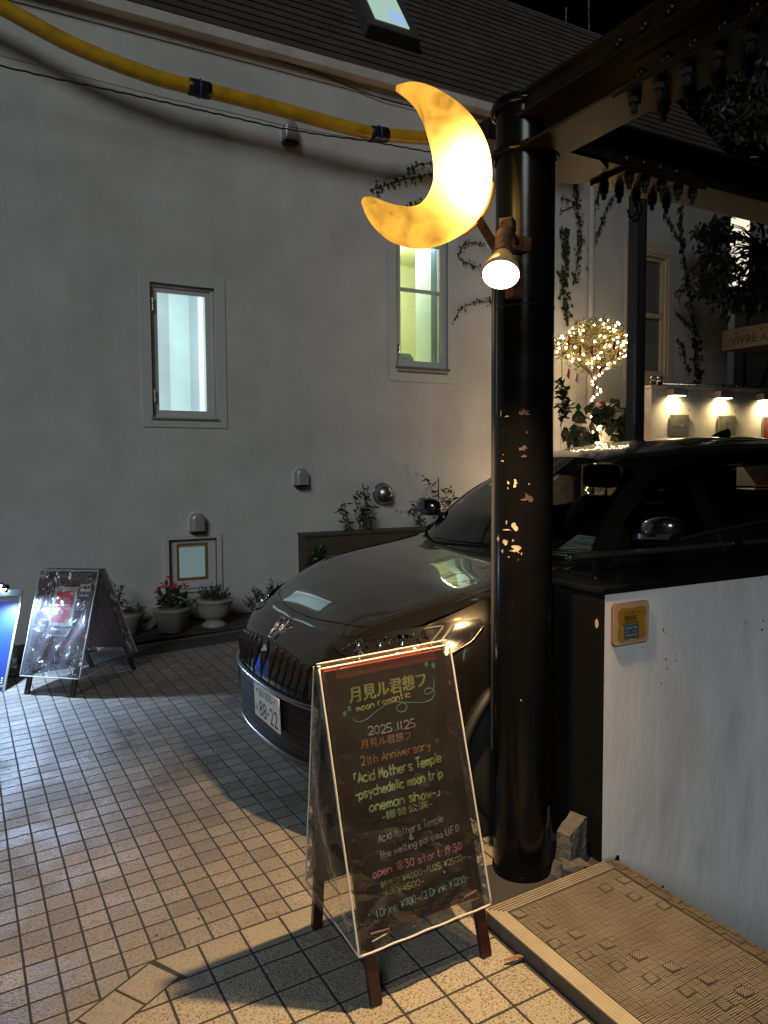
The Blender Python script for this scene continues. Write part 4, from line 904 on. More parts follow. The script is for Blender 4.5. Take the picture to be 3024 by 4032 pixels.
ln2('-振替公演-', 570, 222, 1105, 72, 92, CH_G, font=True)
ln2('Acid Mothers Temple', 530, 462, 1240, 232, 92, CH_GY, r=0.0015)
ln2('&', 862, 432, 912, 420, 60, CH_W, r=0.0015)
ln2('the melting paraiso U.F.O', 545, 645, 1408, 335, 80, CH_GY, r=0.0015)
ln2('open 18:30 start 19:30', 465, 848, 1440, 530, 88, CH_P, r=0.0022)
ln2('前売り', 552, 960, 755, 890, 72, CH_M, font=True)
ln2('Y4000-/U25 Y2500-', 790, 885, 1480, 640, 66, CH_M, r=0.0016)
ln2('当日', 575, 1060, 690, 1022, 62, CH_M, font=True)
ln2('Y4500-', 735, 1012, 1030, 905, 70, CH_M, r=0.0016)
ln2('1 Drink Y700-/2 Drink Y1200-', 495, 1285, 1515, 875, 84, CH_B, r=0.0016)
sw_m = MB()
sw_m.tube([bpt(*z1(x, y))+nF*.0012 for x, y in [(400,775),(420,805),(470,812),(540,780),(620,710),(700,655),(780,625),(850,622),(895,645),(905,680),(880,712),(840,720),(808,700),(815,660),(860,632),(960,630),(1060,632),(1130,605),(1160,560),(1160,515),(1125,495),(1085,500),(1065,525),(1080,550),(1115,550),(1145,520),(1158,470),(1158,420),(1148,385)]], .0013, 4)
sw_m.build('swirl', CH_B, board)
for x, y in ((1092,268), (1158,285), (372,690), (330,735)):
    a = z1(x, y); line('*', a[0]-9, a[1]+10, a[0]+9, a[1]+7, 24, CH_B, r=0.0014)
# spring clips at the bottom
for (x0, y0, x1, y1, x2, y2, x3, y3) in ((1455,3676,1528,3655,1462,3706,1518,3675), (1872,3504,1826,3530,1880,3533,1818,3558)):
    part('clip', M('clip_metal', (.7,.6,.5), .3, metal=.7), ab, lambda m: (m.tube([bpt(x0,y0)+nF*.006, bpt(x1,y1)+nF*.006], .0035, 6), m.tube([bpt(x2,y2)+nF*.006, bpt(x3,y3)+nF*.006], .0025, 6), m.tube([bpt(x1,y1)+nF*.006, bpt((x1+x3)/2+(x1-x0)*.12,(y1+y3)/2)+nF*.006, bpt(x3,y3)+nF*.006], .002, 6)))
# clear vinyl cover: front and back sheets, top strip, side gussets, welded piping
def cover(th, QF, QB, v0f, v0b, ov, mat, pip, seed, r=.0045, wr=.004, gap=.019, gus=None, topw=.03):
    rnd = random.Random(seed); nF_, nB_ = nrm(QF), nrm(QB)
    if nF_[1] > 0: nF_ = -nF_
    if nB_[1] < 0: nB_ = -nB_
    ph = [rnd.uniform(0, 6) for _ in range(8)]
    def sheet(Q, n, v0, nu=26, nv=44):
        P = []
        for i in range(nu):
            u = -ov+(1+2*ov)*i/(nu-1); row = []
            for j in range(nv):
                v = v0+(1.012-v0)*j/(nv-1)
                d = gap+wr*(math.sin(9*u+5*v+ph[0])*math.sin(13*v+ph[1])+.6*math.sin(23*u-17*v+ph[2])+.5*math.sin(31*v+8*u+ph[3]))*min(1, 6*min(i, nu-1-i)/nu+.2)*min(1, 4*(nv-1-j)/nv)
                row.append(frame_pt(Q, u, v)+n*d)
            P.append(row)
        return P
    A, B = sheet(QF, nF_, v0f), sheet(QB, nB_, v0b)
    cv = part('cover', mat, th, lambda m: m.grid(A), smooth=True)
    part('cover_back', mat, cv, lambda m: m.grid(B), smooth=True)
    T = [[A[i][-1]*(1-t)+B[i][-1]*t+np.array([0,0,.012*math.sin(math.pi*t)]) for t in np.linspace(0, 1, 7)] for i in range(len(A))]
    part('cover_top', mat, cv, lambda m: m.grid(T), smooth=True)
    for i in (0, -1):
        s = -1 if i == 0 else 1; nv = len(A[0]); G = []
        for j in range(nv):
            a, b = A[i][j], B[i][j]; t_ = 1-j/(nv-1)
            G.append([a*(1-t)+b*t+np.array([s*(.006+.012*t_)*math.sin(math.pi*t)*math.sin(6*t+9*t_+ph[4])*1.0+s*.012*math.sin(math.pi*t)*t_, 0, 0]) for t in np.linspace(0, 1, 14)])
        part('cover_side', mat, cv, lambda m: m.grid(G), smooth=True)
    loop = [A[0][j] for j in range(len(A[0])-1, -1, -1)]+[A[i][0] for i in range(len(A))]+[A[-1][j] for j in range(len(A[0]))]
    part('piping', pip, cv, lambda m: m.tube(loop, r, 6), smooth=True)
    part('piping', pip, cv, lambda m: m.tube([T[i][3] for i in range(len(T))], r*.8, 6), smooth=True)
    for i in (0, -1):
        part('piping', pip, cv, lambda m: (m.tube([B[i][j] for j in range(len(B[0]))], r*.8, 6), m.tube([A[i][0]*(1-t)+B[i][0]*t for t in np.linspace(0, 1, 6)], r*.8, 6)), smooth=True)
    part('piping', pip, cv, lambda m: m.tube([A[i][-1] for i in range(len(A))], r, 6), smooth=True)
    return cv
cover(ab, QF, QB, .155, .20, .05, COVER, PIPING, 4, r=.0036)

# ------------------------------------------------------------------ restaurant menu board at the left
LX0, LX1 = .385, .675
def mk(p): return on_ground(*p, .002)
fl, fr_, rr_ = mk((97, 2733)), mk((292, 2746)), mk((535, 2636)); rl_ = fl+(rr_-fr_)
topz = 1.16
ctr = (fl+fr_+rr_+rl_)/4
tl = on_plane(162, 2240, (ctr[0], ctr[1], 0), (0.3, 1, 0)); tr = on_plane(415, 2250, (ctr[0], ctr[1], 0), (.3, 1, 0))
# keep the board a true rectangle: width from the feet, ridge over the centre
wv = fr_-fl; rid = (fl+rl_)/2; th_ = (tl[2]+tr[2])/2-.02
tl = np.array([rid[0]-.042, rid[1], th_]); tr = tl+wv
QL = (fl, fr_, tl-(rl_-fl)*.02, tr-(rl_-fl)*.02); QR = (rl_, rr_, tl+(rl_-fl)*.02, tr+(rl_-fl)*.02)
mb = thing('menu_board', 'maroon restaurant A-board with red poster in silver frame under cloudy vinyl', 'sandwich board', tuple(ctr))
WL = np.linalg.norm(wv); hl = .018/WL; nL = nrm(QL)
if nL[1] > 0: nL = -nL
LEGM = M('dark_leg_wood', (.025,.02,.02), .5)
for Q in (QL, QR):
    for u in (hl, 1-hl): part('leg', LEGM, mb, lambda m: bar(m, Q, u, 0, u, 1, .036, .022))
    part('board', M('maroon_panel', (.085,.012,.02), .5, var=.2) if 'maroon_panel' not in bpy.data.materials else bpy.data.materials['maroon_panel'], mb, lambda m: bar(m, Q, .5, .25, .5, .95, WL+.03, .012, off=.017))
def lq(u, v, d=.0085): return frame_pt(QL, u, v)+nL*(d+.0155)
def lrect(name, mat, u0, u1, v0, v1, t, parent, d0=.0075):
    def f(m):
        a = [lq(u0,v0,d0), lq(u1,v0,d0), lq(u1,v1,d0), lq(u0,v1,d0)]; b = [p+nL*t for p in a]; m.add(a+b, [(0,1,2,3),(4,5,6,7),(0,1,5,4),(1,2,6,5),(2,3,7,6),(3,0,4,7)])
    return part(name, mat, parent, f)
SILV = M('silver_frame', (.55,.58,.52), .35, metal=.5)
lrect('poster_frame', SILV, .27, .74, .555, .875, .007, mb); pst = lrect('poster', M('red_poster', (.60,.03,.045), .5, var=.1), .32, .69, .578, .84, .001, mb, .0150)
lex = wv/WL; ley = np.cross(nL, lex); ley = ley if ley[2] > 0 else -ley
PALE = M('pale_print', (.45,.42,.45), .6)
rnd = random.Random(8)
lrect('poster_print', PALE, .36, .63, .715, .727, .0006, mb, .0161)
part('small_print', M('pink_print', (.55,.25,.25), .6), mb, lambda m: [m.obox(lq(.36+.035*(q % 9), .69-.02*(q//9), .0163), lex, ley, nL, .012*rnd.uniform(.4,1), .006, .0006) for q in range(45)])
stp = lrect('stamp', M('stamp_grey', (.5,.52,.54), .6), .77, .97, .80, .90, .0012, mb)
part('stamp_marks', INK, mb, lambda m: [m.obox(lq(.80+.045*(q % 4)+.01*(q % 2), .873-.045*(q//4), .0092), lex, ley, nL, .016, .022, .0006) for q in range(8)])
part('small_print', PALE, mb, lambda m: [m.obox(lq(.76+rnd.uniform(0,.02)+.0, .77-.016*q, .008), lex, ley, nL, .07*rnd.uniform(.5,1), .004, .0006) for q in range(6)]+[m.obox(lq(.14, .60-.045*q, .008), lex, ley, nL, .05, .018, .0006) for q in range(2)]+[m.obox(lq(.34+.06*q, .525, .008), lex, ley, nL, .013, .012, .0006) for q in range(6)]+[m.obox(lq(.34+.055*q, .48, .008), lex, ley, nL, .012, .012, .0006) for q in range(7)])
text('lettering', '3F', PALE, mb, lq(.09,.50,.008), lex, ley, .035)
text('lettering', '☎', PALE, mb, lq(.22,.515,.008), lex, ley, .028)
part('phone_mark', PALE, mb, lambda m: m.tube([lq(.225+.05*a, .455+.03*b, .008) for a, b in ((0,0),(1,0),(1,1),(0,1))], .0018, 4, closed=True))
part('star_mark', M('star_print', (.28,.24,.27), .6), mb, lambda m: m.tube([lq(.145+.13*a, .79+.105*b, .008) for a, b in [(0,1),(.08,.55),(.35,.3),(.95,.28),(.35,.2),(.18,-.1),(.3,-.55),(.95,-.95),(.2,-.75),(0,-1),(-.2,-.75),(-.95,-.95),(-.3,-.5),(-.16,-.1),(-.35,.2),(-.95,.28),(-.35,.3),(-.08,.55)]], .002, 4, closed=True))
part('menu_print', M('menu_lines', (.17,.075,.085), .6), mb, lambda m: [m.obox(lq(.15+.26*(q % 3)+rnd.uniform(0,.03), .44-.0145*(q//3), .008), lex, ley, nL, WL*.2*rnd.uniform(.6,1.1), .004, .0006) for q in range(33)])
cover(mb, QL, QR, .14, .16, .10, COVERMILK, M('dull_piping', (.45,.42,.36), .45), 9, r=.0045, wr=.008, gap=.036)

# ------------------------------------------------------------------ blue banner stand with LED at the very left
bf = mk((14, 2722)); bw = np.array([-.56, .13, 0]); bw[2] = gz(bf[0]+bw[0], bf[1]+bw[1])-gz(bf[0], bf[1])
bl = bf+bw; tilt = np.array([.075, .20, 0]); bt = on_plane(76, 2322, bf+tilt, (.23, 1, 0)); hB = bt[2]
QU = (bl, bf, np.array([bl[0]+tilt[0]+.09, bl[1]+tilt[1], hB]), np.array([bf[0]+tilt[0]+.09, bf[1]+tilt[1], hB])) 
bs = thing('blue_panel_stand', 'leaning blue panel in an aluminium frame lit by a white LED at the left edge', 'sign', tuple((bf+bl)/2))
nU = nrm(QU); nU = -nU if nU[1] > 0 else nU; WU = np.linalg.norm(QU[1]-QU[0])
ALU = M('dull_aluminium', (.30,.30,.27), .45, metal=.5)
part('panel', M('blue_print', (.004,.035,.22), .4, var=.12, vscale=4), bs, lambda m: bar(m, QU, .5, .06, .5, .93, WU-.03, .008))
part('frame', ALU, bs, lambda m: (bar(m, QU, 1, -.0, 1, .955, .018, .02), bar(m, QU, 0, 0, 0, .955, .018, .02), bar(m, QU, 0, .05, 1, .05, .018, .02)))
part('header_cap', M('clear_cap', (.16,.2,.25), .2), bs, lambda m: bar(m, QU, 0, .965, 1.01, .965, .05, .03))
part('prop_leg', ALU, bs, lambda m: (m.tube([frame_pt(QU, .97, .6), bf+np.array([.02,.42,.02])], .008, 6), m.tube([frame_pt(QU, .03, .6), bl+np.array([.02,.42,.02])], .008, 6), m.tube([bf+np.array([.02,.42,.02]), bl+np.array([.02,.42,.02])], .008, 6)))
uex = (QU[1]-QU[0])/WU; uey = np.cross(nU, uex); uey = uey if uey[2] > 0 else -uey
text('lettering', 'マスν', M('white_print', (.6,.7,.85), .5), bs, frame_pt(QU, .90, .105)+nU*.0055, uey, -uex, .022, .07) if False else part('small_print', M('white_print', (.6,.7,.85), .5), bs, lambda m: [m.obox(frame_pt(QU, .955-.0, .085+.022*q)+nU*.0055, uex, uey, nU, .012, .010, .001) for q in range(3)])
led = EYE+ray(6, 2315)*np.linalg.norm(QU[3]-EYE)/np.linalg.norm(ray(6, 2315))*.99
part('led_lamp', BLACKPL, bs, lambda m: (m.tube([frame_pt(QU, .82, .97), led+np.array([0,.03,.03])], .012, 8), m.tube([led+np.array([0,.03,.03]), led+np.array([.02,-.17,.035])], .010, 8), m.lathe([(.03,.02),(.022,.045)], led+np.array([.02,-.17,0]), 14)))
m = MB(); m.ball(led, .034, 14, 9, (1, .6, .75)); m.build('led_lens', EM('led_white', (.62,.85,1), 30), bs, smooth=True)
lb = lamp('led_beam', 'SPOT', tuple(led+np.array([.02,-.17,-.01])), 115, (.50,.70,1.0), spot_size=math.radians(165), spot_blend=.6, shadow_soft_size=.015)
lb.rotation_euler = Vector((-.02,-.40,-1)).to_track_quat('-Z', 'Y').to_euler()
# plastic water bottle standing behind the panel
c = on_ground(52, 2655, .002); bt_ = thing('water_bottle', 'clear plastic bottle with white cap standing behind the blue panel', 'bottle', tuple(c))
part('bottle_body', GLASS('bottle_plastic', (.8,.82,.84), .1, .05, haze=.12), bt_, lambda m: m.lathe([(.03,.0),(.036,.01),(.036,.08),(.033,.1),(.036,.12),(.036,.19),(.028,.225),(.014,.245),(.013,.262)], c, 20), smooth=True)
part('bottle_cap', WHITEPL, bt_, lambda m: m.lathe([(.0155,.258),(.0155,.28),(.013,.282)], c, 16))
# ------------------------------------------------------------------ car, nose towards -X
CM = slope_at(1.27, 3.48, .002)
car = thing('parked_car', 'charcoal grey crossover car parked with chrome plate-bearing nose towards the street', 'car', mat=CM)
car['label'] = 'charcoal grey crossover car parked behind the column with slatted black grille'
def _ip(x, xs, ys): return float(np.interp(x, xs, ys))
CN, CA = 2.6, .78
def car_xf(z): return _ip(z, [.2,.28,.36,.45,.55,.65,.75,.8,.85,.89], [.09,.03,.005,0,0,.01,.035,.06,.105,.175])
def car_w(z): return _ip(z, [.2,.35,.6,.8,.95,1.05,1.15,1.3], [.88,.905,.92,.915,.9,.87,.835,.79])
ZTX, ZTY = [.17,.3,.42,.55,.75,.95,1.2,1.5,2.2,3.,4.,4.6], [.89,.90,.935,.98,1.04,1.07,1.10,1.15,1.21,1.25,1.28,1.27]
def car_ztop(x): return _ip(x, ZTX, ZTY)
WXS = (.93, 3.6); WR = .40
def car_zb(x):
    z = .30 if x < .5 else .24
    for c in WXS:
        d = abs(x-c)
        if d < WR: z = max(z, .345+math.sqrt(WR*WR-d*d))
    return z
def plan(u, z):
    ph = u*math.pi/2; s = math.sin(ph); c = max(math.cos(ph), 0); w = car_w(z)
    return car_xf(z)+CA*(1-c**(2/CN)), w*math.copysign(abs(s)**(2/CN), s)
def shell(u, z, d=0.0):
    x, y = plan(u, z); e = 1e-3
    a, b = plan(max(-1, u-e), z), plan(min(1, u+e), z); t = np.array([b[0]-a[0], b[1]-a[1]]); t /= np.linalg.norm(t)+1e-12
    return np.array([x-t[1]*d, y+t[0]*d*1.0, z]) if False else np.array([x, y, z])+d*np.array([-t[1], t[0], 0])*(1 if -t[1] < 0 or abs(t[1]) < .2 else -1)
def outn(u, z):
    e = 2e-3; a, b = plan(max(-1, u-e), z), plan(min(1, u+e), z); t = np.array([b[0]-a[0], b[1]-a[1]]); t /= np.linalg.norm(t)+1e-12
    n = np.array([-t[1], t[0], 0]); c = np.array(plan(u, z)+(0,))-np.array([1.4, 0, 0])
    return n if n @ c > 0 else -n
_ZT = {}
def ztop_u(u):
    k = round(u, 4)
    if k not in _ZT:
        zt = .95
        for _ in range(10): zt = car_ztop(plan(u, zt)[0])
        _ZT[k] = zt
    return _ZT[k]
def shoulder(x, z, zt): return .070*max(0, (z-(zt-.15))/.15)**2.2*_ip(x, [.25,.5,1.3,1.9], [0,1,1,.12])
def sh(u, z, d=0.0):
    x, y = plan(u, z); return np.array([x, y, z])+outn(u, z)*(d-shoulder(x, z, ztop_u(u)))
# body shell: front wrap, sides with wheel openings, rear wrap
NV = 18; CL = 4.62
def rearx(s, z): return CL-.06*_ip(z, [.2,.5,.9,1.3], [1.2,.0,.5,2.2])
body = MB(); colsP = []
us = sorted(set([round(math.copysign(abs(q)**1.0, q), 5) for q in np.linspace(-1, 1, 97)]))
xs_side = sorted(set(list(np.linspace(.99, 4.2, 60))+[c+s*WR*math.cos(a) for c in WXS for s in (1,) for a in np.linspace(0, math.pi, 25)]))
xs_side = [x for x in xs_side if .985 < x < 4.2]
def zlev(x, j):
    zb, zt = car_zb(x), car_ztop(x); t = (j/NV)**.85; return zb+(zt-zb)*t
def side_pt(x, j, s):
    z = zlev(x, j); w = car_w(z); tuck = _ip(x, [3.4, 4.2], [0, .04])
    bulge = .012*math.exp(-((z-.66)/.10)**2)*_ip(x, [1.2,1.5,3.1,3.4], [1,-1.2,-1.2,1])
    return (x, s*(w-tuck+bulge-shoulder(x, z, car_ztop(x))), z)
left = [[side_pt(x, j, -1) for j in range(NV+1)] for x in xs_side]
right = [[side_pt(x, j, 1) for j in range(NV+1)] for x in xs_side]
front = []
for u in us:
    row = []; x0 = plan(u, .6)[0]; zb = car_zb(x0); zt = .95
    zt = ztop_u(u)
    for j in range(NV+1):
        z = zb+(zt-zb)*(j/NV)**.85; row.append(tuple(sh(u, z)))
    front.append(row)
rear = []
for q in np.linspace(0, 1, 25):
    a = -math.pi/2+q*math.pi; row = []
    for j in range(NV+1):
        z = zlev(4.2, j); w = car_w(z)-.04; c = max(math.cos(a), 0)**.7
        row.append((4.2+(rearx(0, z)-4.2)*c, w*math.sin(a), z))
    rear.append(row)
loop = front+right+[r for r in rear[::-1]]+left[::-1]
body.grid(loop, closed_u=True)
hood_rim = [f[-1] for f in front]
body_o = body.build('body', PAINT, car, smooth=True, local=True, merge=True, angle=50)
# bonnet as a crowned sheet filling the rim up to the cowl
rimx = np.array([plan(u, .89)[0] for u in np.linspace(0, 1, 60)]); rimy = np.array([front[len(front)//2+int(round(q*(len(front)//2)))][-1][1] for q in np.linspace(0, 1, 60)])
HW = lambda x: float(np.interp(x, [p[0] for p in hood_rim[len(hood_rim)//2:]], [p[1] for p in hood_rim[len(hood_rim)//2:]])) if x < hood_rim[-1][0] else car_w(car_ztop(x))-shoulder(x, car_ztop(x), car_ztop(x))
def cowl(y): return 1.20+.30*(abs(y)/.84)**2.2
def hz(x, y):
    w = max(HW(x), 1e-3); q = min(1, abs(y)/w); ze = car_ztop(x); zc = _ip(x, [.175,.25,.35,.5,.7,.9,1.1,1.3], [.885,.932,.975,1.02,1.068,1.10,1.122,1.136])
    k = q**2.6; z = zc*(1-k)+ze*k
    c = (abs(y)-_ip(x, [.2,1.3], [.50,.66]))/.05; return z+.007*(1/(1+math.exp(-c*2)))*(1-q**6)*_ip(x, [.25,.5], [0,1])
HG = []; NU = 96; NS = 40
for i in range(NU+1):
    u = -1+2*i/NU
    uu = np.array(us); x0 = float(np.interp(u, uu, [r[-1][0] for r in front])); y0 = float(np.interp(u, uu, [r[-1][1] for r in front])); z0 = float(np.interp(u, uu, [r[-1][2] for r in front]))
    y1 = y0*.955; x1 = cowl(y1); row = []
    for j in range(NS+1):
        t = j/NS; t = t**1.25; x = x0+(x1-x0)*t; y = y0+(y1-y0)*t
        row.append((x, y, hz(x, y)))
    HG.append(row)
m = MB(); m.grid(HG); bonnet = m.build('bonnet', PAINT, car, smooth=True, local=True)
m = MB()
for s in (-1, 1):
    pth = [(x, s*(HW(x)-_ip(x, [.45,.8,1.4], [.10,.055,.035])), hz(x, s*(HW(x)-.05))+.0012) for x in np.linspace(.50, 1.38, 24)]
    m.tube(pth, .0035, 5)
m.tube([(x_ , y_, hz(x_, y_)+.0006) for y_ in np.linspace(-.56, .56, 33) for x_ in [.215+.35*(abs(y_)/.9)**2.2]], .003, 5)
m.build('shut_line', BLACKPL, bonnet, local=True)
# emblem: rounded chrome frame with a letter H, set on the nose
ec = np.array([.112, 0, .845]); en = np.array([-.72, 0, .69]); en /= np.linalg.norm(en); eu = np.array([0,-1.0,0]); ev = np.cross(en, eu); ev = ev if ev[2] > 0 else -ev
ec = ec+en*.012
def epath(pts, r, m): m.tube([ec+eu*p[0]+ev*p[1] for p in pts], r, 8)
emb = part('emblem', EMBLEM, car, lambda m: (epath([(-.046,.055),(-.05,.05),(-.036,-.05),(-.03,-.055),(.03,-.055),(.036,-.05),(.05,.05),(.046,.055)], .004, m), epath([(-.046,.056),(.046,.056)], .0045, m),
    epath([(-.027,.046),(-.021,-.046)], .0042, m), epath([(.027,.046),(.021,-.046)], .0042, m), epath([(-.023,-.003),(.023,-.003)], .0042, m)), local=True, smooth=True)
# grille with vertical fins
def patch(name, mat, u0, u1, z0, z1, d, nu=30, nz=8, zf=None, parent=car, **k):
    P = []
    for i in range(nu+1):
        u = u0+(u1-u0)*i/nu; a, b = (z0, z1) if zf is None else zf(u); P.append([sh(u, a+(b-a)*j/nz, d) for j in range(nz+1)])
    m = MB(); m.grid(P); return m.build(name, mat, parent, local=True, smooth=True, **k)
gzf = lambda u: (.612+.10*max(0, abs(u)-.30), .800-.33*max(0, abs(u)-.06)*.55)
FINM = M('fin_black', (.012,.012,.013), .28)
gr = patch('grille', GLOSSBLK, -.36, .36, 0, 0, .004, zf=gzf)
for i in range(19):
    u = -.345+.69*i/18; a, b = gzf(u)
    m = MB(); pts = []
    zk = b-.045
    prof = [(a, .006), (a+(zk-a)*.5, .016), (zk, .030), (b-.012, .018), (b, .008)]
    L_ = [sh(u-.0035, z, .003) for z, d in prof]; C_ = [sh(u, z, d) for z, d in prof]; R_ = [sh(u+.0035, z, .003) for z, d in prof]
    m.grid([L_, C_, R_]); m.build('grille_fin', FINM, gr, local=True)
m = MB(); m.tube([sh(u, gzf(u)[0]-.008, .012) for u in np.linspace(-.40, .40, 41)], .014, 8); m.build('chrome_strip', M('satin_chrome', (.35,.38,.40), .22, metal=1), car, local=True, smooth=True)
low = patch('lower_grille', M('grille_mesh', (.008,.008,.008), .5), -.30, .30, .345, .585, .005)
m = MB()
for k in range(6): m.tube([sh(u, .375+.035*k, .004) for u in np.linspace(-.29, .29, 31)], .0035, 6)
m.build('grille_slat', M('slat_black', (.008,.008,.008), .7), low, local=True, kind='stuff')
for s in (-1, 1):
    patch('bumper_panel', PAINT, s*.30, s*.52, .42, .56, .014, nu=10)
    patch('fog_recess', GLOSSBLK, s*.54, s*.72, .42, .56, .004, nu=10)
m = MB(); m.tube([sh(u, .325+.10*max(0, abs(u)-.45), .012) for u in np.linspace(-.62, .62, 61)], [.020]*61, 8); m.build('lip_spoiler', M('lip_trim', (.16,.17,.17), .25, metal=.8), car, local=True, smooth=True)
patch('under_tray', BLACKPL, -.6, .6, .25, .32, -.01)
# number plate
yc, zc_ = -.11, .512
pl = boxes('number_plate', PLATEW, car, (-.016,-.010,yc-.165,yc+.165,zc_-.0825,zc_+.0825), bev=.002, local=True)
m = MB(); m.box(-.011, .03, yc-.14, yc+.14, zc_-.07, zc_+.07); m.build('plate_mount', BLACKPL, car, local=True)
PO = np.array([-.0362, yc+.165, zc_-.0825])
def ptxt(s, x, z, h, w): 
    cm = CM; o = cm @ Vector((-.0162, yc+.165-x, zc_-.0825+z)); ex_ = cm.to_3x3() @ Vector((0,-1,0)); ey_ = cm.to_3x3() @ Vector((0,0,1)); text('plate_character', s, M('plate_green', (.008,.03,.02), .5) if 'plate_green' not in bpy.data.materials else bpy.data.materials['plate_green'], pl, o, ex_, ey_, h, w)
ptxt('品川', .078, .115, .038, .082); ptxt('335', .168, .115, .038, .075); ptxt('ほ', .018, .030, .036, .036)
ptxt('88-22', .070, .016, .082, .245) if False else (ptxt('88', .068, .014, .080, .098), ptxt('-', .177, .050, .010, .022), ptxt('22', .212, .014, .080, .098))
for x in (.05, .275): part('plate_bolt', STEEL, pl, lambda m: m.lathe([(.008,0),(.007,.004),(0,.005)], (-.016, yc+.165-x, zc_-.0825+.137), 10, axis=((0,1,0),(0,0,1),(-1,0,0))), local=True)
# headlights: swept dark housings
HLT = [(.255,.885),(.35,.905),(.48,.928),(.638,.952),(.76,.968),(.845,.972)]; HLB = [(.255,.868),(.35,.835),(.48,.828),(.638,.832),(.76,.850),(.845,.948)]
HL_IN = M('headlight_dark', (.012,.012,.013), .2, coat=.6)
for s in (-1, 1):
    zt_ = lambda u: _ip(abs(u), [p[0] for p in HLT], [p[1] for p in HLT]); zb_ = lambda u: _ip(abs(u), [p[0] for p in HLB], [p[1] for p in HLB])
    hl_ = patch('headlight', HL_IN, s*.255, s*.845, 0, 0, .006, nu=40, nz=6, zf=lambda u: (zb_(u), zt_(u)))
    m = MB()
    for k, (u0, u1) in enumerate(((.35,.42),(.43,.50),(.51,.58))):
        m = MB(); m.lathe([(.001,.0),(.022,.003),(.028,.010)], sh(s*(u0+u1)/2, (zb_(u0)+zt_(u0))/2, .008), 12, axis=((0,1,0),(0,0,1),(-1,0,0))); m.build('projector_lens', CHROME, hl_, local=True, smooth=True)
    m = MB(); rnd = random.Random(3)
    for k in range(70):
        u = rnd.uniform(.32, .66); z = zb_(u)+(zt_(u)-zb_(u))*rnd.uniform(.2, .85); E_ = Matrix.Rotation(rnd.uniform(-.9,.9), 3, 'Z') @ Matrix.Rotation(rnd.uniform(-.9,.9), 3, 'Y'); m.obox(sh(s*u, z, .010), E_ @ Vector((0,1,0)), E_ @ Vector((0,0,1)), E_ @ Vector((1,0,0)), rnd.uniform(.006,.026), rnd.uniform(.004,.012), .003)
    m.build('reflector_facet', CHROME, hl_, local=True, kind='stuff')
    m = MB(); m.tube([sh(s*u, zt_(u)-.010, .009) for u in np.linspace(.62, .70, 8)]+[sh(s*u, zt_(u)-.012-(.70-u)*.95, .009) for u in np.linspace(.69, .62, 8)], .005, 6); m.build('daytime_light', M('drl_acrylic', (.16,.14,.11), .2), hl_, local=True, smooth=True)
    m = MB(); m.tube([sh(s*u, z, .011) for u, z in [(.74,.955),(.69,.90),(.655,.86)]], .007, 6); m.build('indicator_strip', M('smoked_acrylic', (.2,.19,.18), .3), hl_, local=True, smooth=True)
    m = MB(); m.tube([sh(s*u, zb_(u)-.002, .009) for u in np.linspace(.6, .845, 20)], .0045, 6); m.build('lower_trim', M('light_trim', (.35,.30,.24), .3, metal=.8), hl_, local=True, smooth=True)
# wheel arches, wheels
CLAD = M('arch_cladding', (.022,.021,.02), .55)
for c in WXS:
    for s in (-1, 1):
        m = MB(); m.tube([(c+WR*math.cos(a), s*(car_w(.345+WR*math.sin(a))+.004), .345+WR*math.sin(a)) for a in np.linspace(-.05, math.pi+.05, 33)], .022, 6); m.build('wheel_arch', CLAD, car, local=True, smooth=True)
        ax_ = ((1,0,0), (0,0,1), (0,s,0))
        m = MB(); m.lathe([(.23,-.21),(.315,-.21),(.34,-.19),(.345,-.15),(.345,-.05),(.34,-.02),(.318,0),(.24,.002)], (c, s*.875, .342), 40, axis=ax_); wh = m.build('wheel', RUBBER, car, local=True, smooth=True)
        m = MB(); m.lathe([(.24,-.02),(.235,-.01),(.225,-.03),(.21,-.09)], (c, s*.875, .342), 32, axis=ax_)
        for k in range(5):
            a = 2*math.pi*k/5; d = np.array([math.cos(a), 0, math.sin(a)]); m.obox(np.array([c, s*.862, .342])+d*.125, d, (-d[2],0,d[0]), (0,1,0), .20, .05, .02, bev=.006)
        m.lathe([(.06,-.03),(.06,0),(.04,.008),(0,.01)], (c, s*.866, .342), 16, axis=ax_); m.build('rim', M('alloy', (.3,.3,.31), .3, metal=.9) if 'alloy' not in bpy.data.materials else bpy.data.materials['alloy'], wh, local=True, angle=40)
        m = MB(); m.box(c-WR, c+WR, min(s*.5, s*.84), max(s*.5, s*.84), .3, .80); 
part('underbody', DARK, car, lambda m: m.box(.45, 4.2, -.62, .62, .22, .7), local=True)
for c in WXS:
    for s in (-1, 1): part('wheel_well', DARK, car, lambda m: m.lathe([(WR+.01,-.30),(WR+.01,0)], (c, s*.86, .345), 24, axis=((1,0,0),(0,0,1),(0,s,0))), local=True)
# greenhouse
def rail_z(x): return _ip(x, [1.45,1.6,1.8,2.02,2.3,2.6,3.15,3.8,4.25], [1.15,1.27,1.405,1.515,1.567,1.597,1.607,1.565,1.46])
def side_y(x, z): return .80-.55*max(0, z-car_ztop(x))
def srf(x, v, s, d=0.0):
    zb, zt = car_ztop(x)-.005, rail_z(x); z = zb+(zt-zb)*v; return np.array([x, s*(side_y(x, z)+d), z])
def ws(p, v):
    b = np.array([1.205+.27*p*p, .775*p, 1.128+.026*p*p]); t = np.array([1.93+.09*p*p, .575*p, 1.628-.10*abs(p)**2.5]); q = b*(1-v)+t*v
    return q+np.array([-.035, 0, .035])*math.sin(math.pi*v)
NP = 25
m = MB(); m.grid([[ws(p, v) for v in np.linspace(0, 1, 14)] for p in np.linspace(-.955, .955, NP)]); m.build('windscreen', CARGLASS, car, local=True, smooth=True)
